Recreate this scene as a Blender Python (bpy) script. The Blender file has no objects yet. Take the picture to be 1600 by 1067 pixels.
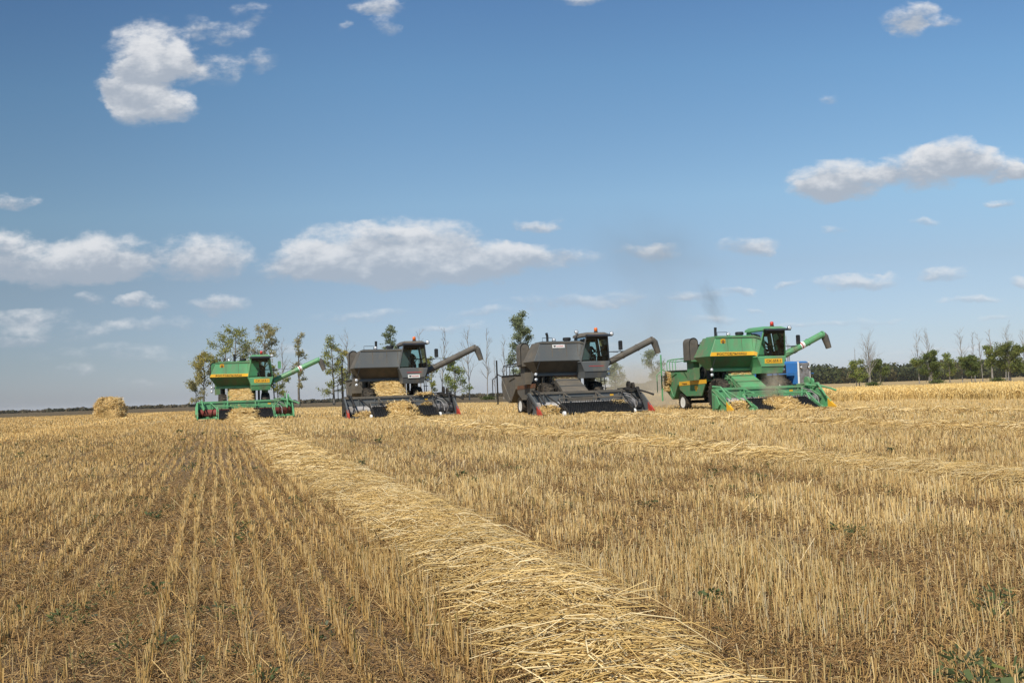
import bpy, bmesh, math, random
import numpy as np
from mathutils import Vector, Matrix, Euler

scene = bpy.context.scene
R = math.radians
# ------------------------------------------------------------------ camera
W_PX, H_PX, F_PX = 1600.0, 1067.0, 1500.0
HORIZON = 614.5
ROLL = R(2.04)
PITCH = math.atan((HORIZON - H_PX / 2) / F_PX)
CAM_H = 1.2
cam_rot = Matrix.Rotation(R(90) + PITCH, 3, 'X') @ Matrix.Rotation(-ROLL, 3, 'Z')
cam_data = bpy.data.cameras.new("camera")
cam = bpy.data.objects.new("camera", cam_data)
scene.collection.objects.link(cam)
cam.matrix_world = Matrix.Translation((0, 0, CAM_H)) @ cam_rot.to_4x4()
cam_data.sensor_width = 36.0
cam_data.lens = F_PX / W_PX * 36.0
cam_data.clip_start = 0.1
cam_data.clip_end = 20000
scene.camera = cam

def ray(px, py):
    """world direction through a photograph pixel, scaled to y = 1"""
    d = cam_rot @ Vector(((px - W_PX / 2) / F_PX, -(py - H_PX / 2) / F_PX, -1.0))
    return d / d.y

def place(px, py, depth):
    d = ray(px, py) * depth
    return Vector((d.x, d.y, d.z + CAM_H))

# ------------------------------------------------------------------ view, sun, sky
scene.view_settings.view_transform = 'Standard'
scene.view_settings.look = 'None'
scene.view_settings.exposure = 0.0
scene.view_settings.gamma = 1.0
scene.cycles.use_denoising = True
scene.cycles.max_bounces = 8
scene.cycles.transparent_max_bounces = 12
scene.cycles.volume_bounces = 1
scene.cycles.volume_step_rate = 2.0
scene.cycles.volume_max_steps = 96

SUN_EL = R(48)
SUN_AZ = math.atan2(-0.40, -0.92)            # the sun stands behind the camera, a little to the left
sun_dir = Vector((math.sin(SUN_AZ) * math.cos(SUN_EL), math.cos(SUN_AZ) * math.cos(SUN_EL), math.sin(SUN_EL)))
sd = bpy.data.lights.new("sun", 'SUN')
sd.energy = 5.0
sd.angle = R(0.5)
sd.color = (1.0, 0.93, 0.80)
sun = bpy.data.objects.new("sun", sd)
scene.collection.objects.link(sun)
sun.rotation_mode = 'QUATERNION'
sun.rotation_quaternion = sun_dir.to_track_quat('Z', 'Y')

world = bpy.data.worlds.new("World")
scene.world = world
world.use_nodes = True
wn, wl = world.node_tree.nodes, world.node_tree.links
wn.clear()

def wnode(t, **kw):
    n = wn.new(t)
    for k, v in kw.items():
        setattr(n, k, v)
    return n

def wmath(op, a, b=None, c=None, clamp=False):
    n = wn.new('ShaderNodeMath')
    n.operation = op
    n.use_clamp = clamp
    for i, v in enumerate((a, b, c)):
        if v is None:
            continue
        if isinstance(v, (int, float)):
            n.inputs[i].default_value = v
        else:
            wl.new(v, n.inputs[i])
    return n.outputs[0]

def wvec(op, a, b=None):
    n = wn.new('ShaderNodeVectorMath')
    n.operation = op
    for i, v in enumerate((a, b)):
        if v is None:
            continue
        if isinstance(v, (tuple, list)):
            n.inputs[i].default_value = v
        else:
            wl.new(v, n.inputs[i])
    return n

def wsmooth(x, lo, hi, a=0.0, b=1.0):
    n = wn.new('ShaderNodeMapRange')
    n.interpolation_type = 'SMOOTHSTEP'
    wl.new(x, n.inputs[0])
    n.inputs[1].default_value, n.inputs[2].default_value = lo, hi
    n.inputs[3].default_value, n.inputs[4].default_value = a, b
    return n.outputs[0]

sky = wnode('ShaderNodeTexSky', sky_type='NISHITA')
sky.sun_disc = False
sky.sun_elevation = SUN_EL
sky.sun_rotation = SUN_AZ
sky.altitude = 150
sky.air_density = 1.0
sky.dust_density = 0.4
sky.ozone_density = 2.2
SKY_STRENGTH = 0.13
bg_sky = wnode('ShaderNodeBackground')
bg_sky.inputs[1].default_value = SKY_STRENGTH

# clouds stand in fixed directions of the sky: (px, py, rx, ry, thickness)
CLOUDS = [
    (238, 85, 72, 58, .95), (212, 128, 66, 36, 1), (236, 168, 70, 34, 1.05), (288, 98, 40, 42, .72), (190, 150, 40, 26, .6),
    (350, 55, 46, 24, .44), (394, 24, 36, 26, .44), (400, 97, 42, 20, .42), (345, 112, 36, 26, .40), (312, 40, 22, 22, .30), (165, 138, 26, 12, .36),
    (596, 4, 42, 18, .7), (604, 38, 24, 24, .45), (540, 38, 16, 12, .36), (910, 0, 46, 12, .6),
    (1418, 26, 50, 24, .75), (1424, 48, 28, 18, .62), (1474, 40, 36, 11, .42),
    (1318, 278, 84, 33, .95), (1290, 298, 50, 22, .75), (1440, 264, 76, 36, .95), (1500, 246, 58, 33, 1), (1562, 266, 58, 24, .85), (1610, 270, 40, 18, .7),
    (10, 388, 54, 38, .95), (5, 422, 60, 26, .8), (145, 404, 104, 42, 1), (90, 424, 80, 28, .8), (180, 420, 70, 24, .75), (318, 402, 84, 38, .95),
    (560, 396, 130, 46, .85), (650, 378, 110, 42, .95), (700, 412, 150, 34, .8), (805, 408, 90, 26, .7), (475, 412, 72, 36, .75), (905, 400, 50, 18, .5), (620, 425, 150, 26, .7),
    (840, 350, 38, 12, .6), (1008, 390, 52, 16, .65), (1172, 386, 48, 18, .8), (1345, 440, 76, 13, .75), (1476, 430, 38, 14, .75),
    (15, 314, 50, 15, .7), (1592, 440, 20, 9, .6),
    (340, 472, 58, 18, .72), (208, 468, 30, 12, .65), (252, 477, 28, 10, .5), (900, 467, 130, 15, .62), (1086, 467, 50, 12, .65), (1146, 455, 28, 8, .6), (1236, 447, 28, 7, .45),
    (1522, 470, 52, 8, .6), (1560, 312, 28, 9, .6), (1452, 345, 30, 9, .5), (1294, 159, 18, 10, .42), (1305, 360, 26, 8, .42),
    (35, 494, 76, 18, .5), (25, 537, 40, 11, .45), (1120, 502, 56, 9, .5), (1340, 503, 80, 7, .45), (1245, 503, 40, 7, .5), (140, 467, 28, 11, .42), (1180, 484, 24, 7, .4),
    (700, 512, 70, 9, .45), (60, 520, 130, 22, .42), (260, 505, 110, 14, .38), (180, 555, 140, 16, .36), (420, 545, 90, 10, .34), (560, 490, 90, 12, .40), (760, 490, 80, 9, .40), (1000, 540, 120, 8, .34), (1480, 545, 110, 7, .34), (1560, 498, 40, 6, .4), (120, 580, 60, 10, .36), (220, 600, 50, 8, .34),
]
tc = wnode('ShaderNodeTexCoord')
sep = wnode('ShaderNodeSeparateXYZ')
wl.new(tc.outputs['Generated'], sep.inputs[0])
ysafe = wmath('MAXIMUM', sep.outputs[1], 0.05)
u0 = wmath('DIVIDE', sep.outputs[0], ysafe)
v0 = wmath('DIVIDE', sep.outputs[2], ysafe)
comb = wnode('ShaderNodeCombineXYZ')
wl.new(u0, comb.inputs[0]); wl.new(v0, comb.inputs[1])
# clouds stretch sideways towards the horizon
comb2 = wnode('ShaderNodeCombineXYZ')
wl.new(u0, comb2.inputs[0]); wl.new(wmath('MULTIPLY', v0, 1.7), comb2.inputs[1])
# colour of the air by height above the horizon: hazier and bluer low down, deeper high up
ramp = wnode('ShaderNodeValToRGB')
RAMP = [(0.0, .48, .54, .80), (.022, .52, .570, .785), (.048, .54, .575, .725), (.128, .66, .65, .68), (.20, .77, .83, .81), (.339, .69, .865, .90), (.43, .61, .80, .90)]
els = ramp.color_ramp.elements
while len(els) < len(RAMP):
    els.new(0.5)
for e_, (p_, r_, g_, b_) in zip(els, RAMP):
    e_.position = p_ / 0.5
    e_.color = (r_, g_, b_, 1)
wl.new(wmath('DIVIDE', v0, 0.5, clamp=True), ramp.inputs[0])
azt = wmath('ADD', wsmooth(u0, -.62, -.05, .76, 1.0), wsmooth(u0, .0, .5, .0, .06))
tint = wvec('MULTIPLY', sky.outputs[0], ramp.outputs[0])
tint2 = wvec('SCALE', tint.outputs[0]); wl.new(azt, tint2.inputs['Scale'])
wl.new(tint2.outputs[0], bg_sky.inputs[0])
def wnoise(vec, scale, detail, rough=0.55, off=(0, 0, 0)):
    ad = wvec('ADD', vec, off)
    n = wnode('ShaderNodeTexNoise')
    n.inputs['Scale'].default_value = scale
    n.inputs['Detail'].default_value = detail
    n.inputs['Roughness'].default_value = rough
    wl.new(ad.outputs[0], n.inputs['Vector'])
    return n
warp = wnoise(comb2.outputs[0], 16.0, 5.0, 0.6)
wv = wvec('SUBTRACT', warp.outputs['Color'], (0.5, 0.5, 0.5))
wv2 = wvec('MULTIPLY', wv.outputs[0], (0.058, 0.034, 0.0))
pos = wvec('ADD', comb.outputs[0], wv2.outputs[0])
acc = None
pos1 = wvec('ADD', pos.outputs[0], (0, 0, 1))
for (px, py, rx, ry, s) in CLOUDS:
    d = ray(px, py)
    a, b = 1.12 * rx / F_PX, 1.12 * ry / F_PX
    q = wvec('SUBTRACT', pos1.outputs[0], (d.x, d.z, 0))
    q2 = wvec('MULTIPLY', q.outputs[0], (1 / a, 1 / b, 1))
    dt = wvec('DOT_PRODUCT', q2.outputs[0], q2.outputs[0])
    val = wmath('MAXIMUM', wmath('MULTIPLY_ADD', dt.outputs['Value'], -s, 2 * s), 0.0)
    sc = wvec('SCALE', q2.outputs[0])
    wl.new(val, sc.inputs['Scale'])
    acc = sc.outputs[0] if acc is None else wvec('ADD', acc, sc.outputs[0]).outputs[0]
asep = wnode('ShaderNodeSeparateXYZ')
wl.new(acc, asep.inputs[0])
Fmax = wmath('SMOOTH_MIN', asep.outputs[2], 1.05, 0.5)
hgt = wmath('DIVIDE', asep.outputs[1], wmath('MAXIMUM', asep.outputs[2], 0.02))
fine = wnoise(comb2.outputs[0], 34.0, 7.0, 0.62, (3.1, 7.7, 0))
mid = wnoise(comb2.outputs[0], 13.0, 4.0, 0.5, (9.3, 1.7, 0))
nz = wmath('ADD', wmath('MULTIPLY_ADD', fine.outputs[0], 1.5, -0.75), wmath('MULTIPLY_ADD', mid.outputs[0], 0.8, -0.4))
dens = wmath('ADD', Fmax, wmath('MULTIPLY', nz, wsmooth(Fmax, 0.0, 0.3)))
alpha = wsmooth(dens, 0.05, 0.92)
alpha = wmath('MULTIPLY', alpha, wsmooth(sep.outputs[1], 0.05, 0.2))
# low clouds are seen through more air
alpha = wmath('MULTIPLY', alpha, wsmooth(v0, 0.0, 0.22, 0.42, 0.95))
lit = wsmooth(wmath('ADD', hgt, wmath('ADD', wmath('MULTIPLY', nz, 1.25), wmath('MULTIPLY_ADD', Fmax, -0.28, 0.15))), -0.48, 0.58)
cmix = wnode('ShaderNodeMix', data_type='RGBA')
wl.new(lit, cmix.inputs[0])
cmix.inputs[6].default_value = (0.41, 0.46, 0.535, 1)
cmix.inputs[7].default_value = (0.79, 0.80, 0.82, 1)
bg_cl = wnode('ShaderNodeBackground')
wl.new(cmix.outputs[2], bg_cl.inputs[0])
bg_cl.inputs[1].default_value = 1.0
mixs = wnode('ShaderNodeMixShader')
wl.new(alpha, mixs.inputs[0]); wl.new(bg_sky.outputs[0], mixs.inputs[1]); wl.new(bg_cl.outputs[0], mixs.inputs[2])
wout = wnode('ShaderNodeOutputWorld')
wl.new(mixs.outputs[0], wout.inputs[0])
world.cycles.sampling_method = 'MANUAL'
world.cycles.sample_map_resolution = 1024

# ------------------------------------------------------------------ helpers
col = scene.collection

def tag(o, label=None, cat=None, group=None, kind=None):
    if label: o["label"] = label
    if cat: o["category"] = cat
    if group: o["group"] = group
    if kind: o["kind"] = kind
    return o

def empty(name, loc=(0, 0, 0), rz=0.0):
    o = bpy.data.objects.new(name, None)
    o.empty_display_size = 0.3
    col.objects.link(o)
    o.location = loc
    o.rotation_euler = (0, 0, rz)
    return o

class MB:
    """collects faces and links them as ONE mesh object"""
    def __init__(s):
        s.v, s.f, s.m = [], [], []
    def add(s, vs, fs, mat=0):
        o = len(s.v)
        s.v += [tuple(p) for p in vs]
        s.f += [tuple(i + o for i in f) for f in fs]
        s.m += [mat] * len(fs)
        return s
    def loft(s, rings, mat=0, cap=True):
        n = len(rings[0])
        vs = [p for r in rings for p in r]
        fs = []
        for k in range(len(rings) - 1):
            for i in range(n):
                j = (i + 1) % n
                fs.append((k * n + i, k * n + j, (k + 1) * n + j, (k + 1) * n + i))
        if cap:
            fs.append(tuple(range(n - 1, -1, -1)))
            fs.append(tuple(range((len(rings) - 1) * n, len(rings) * n)))
        return s.add(vs, fs, mat)
    def box(s, x0, x1, y0, y1, z0, z1, mat=0):
        return s.loft([[(x0, y0, z), (x1, y0, z), (x1, y1, z), (x0, y1, z)] for z in (z0, z1)], mat)
    def px(s, poly, x0, x1, mat=0):                 # (y, z) outline along x
        return s.loft([[(x, y, z) for y, z in poly] for x in (x0, x1)], mat)
    def py(s, poly, y0, y1, mat=0):                 # (x, z) outline along y
        return s.loft([[(x, y, z) for x, z in poly] for y in (y0, y1)], mat)
    def tube(s, pts, r, n=8, mat=0, cap=True):
        pts = [Vector(p) for p in pts]
        rs = r if isinstance(r, (list, tuple)) else [r] * len(pts)
        rings, ref = [], None
        for i, p in enumerate(pts):
            t = (pts[min(i + 1, len(pts) - 1)] - pts[max(i - 1, 0)]).normalized()
            if ref is None:
                ref = Vector((0, 0, 1)) if abs(t.z) < 0.9 else Vector((1, 0, 0))
            a = (ref - t * ref.dot(t)).normalized()
            ref = a
            b = t.cross(a)
            rings.append([p + (a * math.cos(2 * math.pi * k / n) + b * math.sin(2 * math.pi * k / n)) * rs[i] for k in range(n)])
        return s.loft(rings, mat, cap)
    def lathe(s, c, axis, prof, n=16, mat=0, cap=True):       # prof = [(radius, height along axis)]
        c, ax = Vector(c), Vector(axis).normalized()
        ref = Vector((0, 0, 1)) if abs(ax.z) < 0.9 else Vector((1, 0, 0))
        a = (ref - ax * ref.dot(ax)).normalized()
        b = ax.cross(a)
        rings = [[c + ax * h + (a * math.cos(2 * math.pi * k / n) + b * math.sin(2 * math.pi * k / n)) * r for k in range(n)] for r, h in prof]
        return s.loft(rings, mat, cap)
    def build(s, name, mats, parent=None, smooth=False, bevel=0.0):
        me = bpy.data.meshes.new(name)
        me.from_pydata(s.v, [], s.f)
        bm = bmesh.new()
        bm.from_mesh(me)
        for f, mi in zip(bm.faces, s.m):
            f.material_index = mi
        bmesh.ops.recalc_face_normals(bm, faces=bm.faces)
        if bevel:
            es = [e for e in bm.edges if len(e.link_faces) == 2 and e.calc_face_angle(0) > 0.5]
            bmesh.ops.bevel(bm, geom=es, offset=bevel, segments=1, affect='EDGES', clamp_overlap=True)
        bm.to_mesh(me)
        bm.free()
        for m in (mats if isinstance(mats, (list, tuple)) else [mats]):
            me.materials.append(m)
        if smooth:
            me.polygons.foreach_set('use_smooth', [True] * len(me.polygons))
        o = bpy.data.objects.new(name, me)
        col.objects.link(o)
        if parent is not None:
            o.parent = parent
        return o

def np_mesh(name, V, F, colr=None, mat=None, parent=None, smooth=False):
    """V (n,3), F (m,k) with one k, colr (n,3) base colours of the things themselves"""
    me = bpy.data.meshes.new(name)
    F = np.asarray(F, np.int32)
    m, k = F.shape
    me.vertices.add(len(V))
    me.vertices.foreach_set('co', np.ascontiguousarray(V, np.float32).ravel())
    me.loops.add(m * k)
    me.loops.foreach_set('vertex_index', F.ravel())
    me.polygons.add(m)
    me.polygons.foreach_set('loop_start', np.arange(0, m * k, k, dtype=np.int32))
    if smooth:
        me.polygons.foreach_set('use_smooth', np.ones(m, bool))
    me.update(calc_edges=True)
    if colr is not None:
        at = me.color_attributes.new('tone', 'FLOAT_COLOR', 'POINT')
        c4 = np.ones((len(V), 4), np.float32)
        c4[:, :3] = colr
        at.data.foreach_set('color', c4.ravel())
    if mat is not None:
        me.materials.append(mat)
    o = bpy.data.objects.new(name, me)
    col.objects.link(o)
    if parent is not None:
        o.parent = parent
    return o

def norm(a):
    return a / np.maximum(np.linalg.norm(a, axis=-1, keepdims=True), 1e-9)

def strands(paths, rad, colr, rng, sides=3, taper=0.7):
    """paths (n,k,3) -> thin prisms; returns V, F, C"""
    n, k, _ = paths.shape
    t = norm(paths[:, -1] - paths[:, 0])
    rv = rng.normal(size=(n, 3))
    a = norm(np.cross(t, rv))
    b = np.cross(t, a)
    V = np.empty((n, k, sides, 3))
    for j in range(sides):
        an = 2 * math.pi * j / sides
        off = (a * math.cos(an) + b * math.sin(an)) * rad[:, None]
        for i in range(k):
            V[:, i, j] = paths[:, i] + off * (1 - (1 - taper) * i / max(k - 1, 1))
    base = (np.arange(n) * k * sides)[:, None]
    F = []
    rngj = range(sides) if sides > 2 else range(1)
    for i in range(k - 1):
        for j in rngj:
            jj = (j + 1) % sides
            F.append(base + np.array([[i * sides + j, i * sides + jj, (i + 1) * sides + jj, (i + 1) * sides + j]]))
    F = np.concatenate(F, 0)
    C = np.repeat(colr, k * sides, axis=0)
    return V.reshape(-1, 3), F, C

def cards(P, U, Wd, colr):
    n = len(P)
    V = np.stack([P - U - Wd, P + U - Wd, P + U + Wd, P - U + Wd], 1).reshape(-1, 3)
    F = np.arange(n * 4).reshape(n, 4)
    return V, F, np.repeat(colr, 4, axis=0)

def merge(parts):
    V, F, C, o = [], [], [], 0
    for v, f, c in parts:
        V.append(v); F.append(f + o); C.append(c); o += len(v)
    return np.concatenate(V), np.concatenate(F), np.concatenate(C)

# ------------------------------------------------------------------ materials
def new_mat(name):
    m = bpy.data.materials.new(name)
    m.use_nodes = True
    nt = m.node_tree
    return m, nt.nodes, nt.links, nt.nodes['Principled BSDF']

def plain(name, c, rough=0.6, metal=0.0, spec=0.4, emit=None):
    m, n, l, p = new_mat(name)
    p.inputs['Base Color'].default_value = (*c, 1)
    p.inputs['Roughness'].default_value = rough
    p.inputs['Metallic'].default_value = metal
    p.inputs['Specular IOR Level'].default_value = spec
    return m

def mixed(name, c1, c2, scale=2.0, lo=0.4, hi=0.65, rough=0.6, spec=0.3, detail=6, c3=None, scale3=14.0, lo3=.55, hi3=.75, bump=0.0, stretch=(1, 1, 1)):
    """a surface of one colour with worn or dusty patches of a second (and specks of a third)"""
    m, n, l, p = new_mat(name)
    t = n.new('ShaderNodeTexCoord')
    mp = n.new('ShaderNodeMapping')
    mp.inputs['Scale'].default_value = stretch
    l.new(t.outputs['Object'], mp.inputs[0])
    nz = n.new('ShaderNodeTexNoise')
    nz.inputs['Scale'].default_value = scale
    nz.inputs['Detail'].default_value = detail
    nz.inputs['Roughness'].default_value = 0.65
    l.new(mp.outputs[0], nz.inputs['Vector'])
    mr = n.new('ShaderNodeMapRange')
    mr.interpolation_type = 'SMOOTHSTEP'
    l.new(nz.outputs[0], mr.inputs[0])
    mr.inputs[1].default_value, mr.inputs[2].default_value = lo, hi
    mx = n.new('ShaderNodeMix'); mx.data_type = 'RGBA'
    l.new(mr.outputs[0], mx.inputs[0])
    mx.inputs[6].default_value = (*c1, 1)
    mx.inputs[7].default_value = (*c2, 1)
    out = mx.outputs[2]
    if c3 is not None:
        n3 = n.new('ShaderNodeTexNoise')
        n3.inputs['Scale'].default_value = scale3
        n3.inputs['Detail'].default_value = 4
        l.new(mp.outputs[0], n3.inputs['Vector'])
        r3 = n.new('ShaderNodeMapRange')
        l.new(n3.outputs[0], r3.inputs[0])
        r3.inputs[1].default_value, r3.inputs[2].default_value = lo3, hi3
        m3 = n.new('ShaderNodeMix'); m3.data_type = 'RGBA'
        l.new(r3.outputs[0], m3.inputs[0])
        l.new(out, m3.inputs[6])
        m3.inputs[7].default_value = (*c3, 1)
        out = m3.outputs[2]
    l.new(out, p.inputs['Base Color'])
    if bump:
        bp = n.new('ShaderNodeBump')
        bp.inputs['Strength'].default_value = bump
        bp.inputs['Distance'].default_value = 0.05
        l.new(nz.outputs[0], bp.inputs['Height'])
        l.new(bp.outputs[0], p.inputs['Normal'])
    p.inputs['Roughness'].default_value = rough
    p.inputs['Specular IOR Level'].default_value = spec
    return m

def toned(name, rough=0.65, spec=0.25, translucent=0.0, mul=(1, 1, 1)):
    """base colour carried by each stalk, straw or leaf"""
    m, n, l, p = new_mat(name)
    a = n.new('ShaderNodeAttribute')
    a.attribute_name = 'tone'
    mu = n.new('ShaderNodeVectorMath'); mu.operation = 'MULTIPLY'
    l.new(a.outputs['Color'], mu.inputs[0]); mu.inputs[1].default_value = mul
    l.new(mu.outputs[0], p.inputs['Base Color'])
    p.inputs['Roughness'].default_value = rough
    p.inputs['Specular IOR Level'].default_value = spec
    if translucent:
        tr = n.new('ShaderNodeBsdfTranslucent')
        l.new(mu.outputs[0], tr.inputs[0])
        ms = n.new('ShaderNodeMixShader')
        ms.inputs[0].default_value = translucent
        l.new(p.outputs[0], ms.inputs[1]); l.new(tr.outputs[0], ms.inputs[2])
        l.new(ms.outputs[0], n['Material Output'].inputs[0])
    return m
# ------------------------------------------------------------------ the field
RA, RB = -0.2990, 0.9543                 # heading of the drill rows (away from the camera)
def latalong(x, y):
    return x * RB - y * RA, x * RA + y * RB
def xy(lat, along):
    return lat * RB + along * RA, -lat * RA + along * RB
def sstep(a, b, x):
    t = np.clip((np.asarray(x, float) - a) / (b - a), 0, 1)
    return t * t * (3 - 2 * t)
def terrain(x, y):
    x, y = np.asarray(x, float), np.asarray(y, float)
    la, al = latalong(x, y)
    z = 0.22 * sstep(14, 52, al) * (1 - sstep(2, 24, la))
    z = z + 0.016 * np.sin(x * 2.1 + np.sin(y * 1.3) * 1.4) * np.sin(y * 1.7 + 0.6) + 0.012 * np.sin(x * 5.3 + 1.0 + y * 3.1)
    return z
def tz(x, y):
    return float(terrain(x, y))
def vnoise(x, y, s, seed):
    """smooth value noise in 0..1"""
    g = np.random.default_rng(seed).random((256, 256))
    x, y = np.asarray(x) / s + 1000, np.asarray(y) / s + 1000
    xi, yi = np.floor(x).astype(int), np.floor(y).astype(int)
    fx, fy = x - xi, y - yi
    fx, fy = fx * fx * (3 - 2 * fx), fy * fy * (3 - 2 * fy)
    G = lambda i, j: g[i % 256, j % 256]
    return (G(xi, yi) * (1 - fx) + G(xi + 1, yi) * fx) * (1 - fy) + (G(xi, yi + 1) * (1 - fx) + G(xi + 1, yi + 1) * fx) * fy

def axis(start, grow, end):
    out, s = [0.0], start
    while out[-1] < end:
        out.append(out[-1] + s); s *= grow
    return np.array(out)
xp = axis(0.22, 1.05, 7000)
gx = np.concatenate([-xp[:0:-1], xp])
gy = np.concatenate([-axis(0.6, 1.12, 300)[:0:-1], axis(0.22, 1.045, 9000)])
GX, GY = np.meshgrid(gx, gy)
GZ = terrain(GX, GY)
nx_, ny_ = len(gx), len(gy)
idx = np.arange(nx_ * ny_).reshape(ny_, nx_)
F = np.stack([idx[:-1, :-1], idx[:-1, 1:], idx[1:, 1:], idx[1:, :-1]], -1).reshape(-1, 4)

def field_material():
    m, n, l, p = new_mat('field_soil_and_chaff')
    t = n.new('ShaderNodeTexCoord')
    rot = n.new('ShaderNodeMapping')
    rot.inputs['Rotation'].default_value = (0, 0, -math.atan2(-RA, RB))   # x across the rows, y along them
    rot.vector_type = 'POINT'
    l.new(t.outputs['Object'], rot.inputs[0])
    def noise(vec, s, d=6, r=0.6, st=None):
        if st:
            mp = n.new('ShaderNodeMapping'); mp.inputs['Scale'].default_value = st
            l.new(vec, mp.inputs[0]); vec = mp.outputs[0]
        q = n.new('ShaderNodeTexNoise')
        q.inputs['Scale'].default_value = s; q.inputs['Detail'].default_value = d; q.inputs['Roughness'].default_value = r
        l.new(vec, q.inputs['Vector'])
        return q.outputs[0]
    def rng_(x, a, b, c=0., d=1.):
        q = n.new('ShaderNodeMapRange'); q.interpolation_type = 'SMOOTHSTEP'
        l.new(x, q.inputs[0])
        for i, v in enumerate((a, b, c, d)): q.inputs[i + 1].default_value = v
        return q.outputs[0]
    def mix(f, a, b):
        q = n.new('ShaderNodeMix'); q.data_type = 'RGBA'
        if isinstance(f, float): q.inputs[0].default_value = f
        else: l.new(f, q.inputs[0])
        for i, v in ((6, a), (7, b)):
            if isinstance(v, tuple): q.inputs[i].default_value = (*v, 1)
            else: l.new(v, q.inputs[i])
        return q.outputs[2]
    def mth(op, a, b):
        q = n.new('ShaderNodeMath'); q.operation = op
        for i, v in ((0, a), (1, b)):
            if isinstance(v, (int, float)): q.inputs[i].default_value = v
            else: l.new(v, q.inputs[i])
        return q.outputs[0]
    ob = t.outputs['Object']
    soil = mix(rng_(noise(ob, 9.0), .38, .62), (0.060, 0.042, 0.029), (0.17, 0.118, 0.074))
    chaff = mix(rng_(noise(ob, 60.0, 4), .42, .66), soil, (0.33, 0.225, 0.118))
    sp = n.new('ShaderNodeSeparateXYZ'); l.new(ob, sp.inputs[0])
    # past the drilled strip the cut straw lies thick and the soil hardly shows
    tan = mix(rng_(noise(ob, .35, 8, .7, (.25, 1, 1)), .3, .7), (0.38, 0.275, 0.13), (0.53, 0.40, 0.205))
    tan = mix(rng_(noise(ob, 4.0, 5, .7), .45, .7), tan, (0.27, 0.175, 0.07))
    rowsn = rng_(noise(rot.outputs[0], 1.0, 4, .6, (1.6, .02, 1)), .42, .6)
    tan = mix(mth('MULTIPLY', rowsn, .45), tan, (0.33, 0.225, 0.10))
    c = mix(rng_(sp.outputs[1], 14, 60), chaff, tan)
    # the brown fallow strip beyond the end of the stubble
    ed = mth('ADD', sp.outputs[1], mth('MULTIPLY', noise(ob, .05, 3), 26.0))
    fal = mth('MULTIPLY', rng_(ed, 150, 156), rng_(sp.outputs[0], 24, 12))
    fcol = mix(rng_(noise(ob, .5, 6, .7, (.2, 1, 1)), .35, .65), (0.085, 0.065, 0.040), (0.17, 0.125, 0.070))
    c = mix(fal, c, fcol)
    l.new(c, p.inputs['Base Color'])
    p.inputs['Roughness'].default_value = 0.9
    p.inputs['Specular IOR Level'].default_value = 0.1
    bp = n.new('ShaderNodeBump'); bp.inputs['Strength'].default_value = 0.7; bp.inputs['Distance'].default_value = 0.03
    l.new(noise(ob, 40.0, 5), bp.inputs['Height']); l.new(bp.outputs[0], p.inputs['Normal'])
    return m
ground = np_mesh('ground', np.stack([GX, GY, GZ], -1).reshape(-1, 3), F, None, field_material(), smooth=True)
tag(ground, kind='structure')

M_STALK = toned('straw_stalk', 0.55, 0.25, 0.0, (1.0, .955, .875))
M_LEAF = toned('leaf', 0.6, 0.25, 0.45)
rng = np.random.default_rng(7)

# windrows: lateral place, half width, height, along-range
WINDROWS = [(1.70, 0.54, 0.075, 1.2, 58.0), (8.35, 0.52, 0.07, -4.0, 46.0), (16.0, 0.48, 0.07, -14.0, 41.0), (23.4, 0.45, 0.06, -18.0, 38.0)]
def lane_mid(k, al):
    if k == 0:
        return np.interp(al, [3, 5, 8, 13, 20, 58], [1.48, 1.66, 1.79, 1.70, 1.64, 1.70])
    return WINDROWS[k][0] + 0.13 * np.sin(al * 0.35 + k) + 0.07 * np.sin(al * 1.1 + 2 * k)

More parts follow.
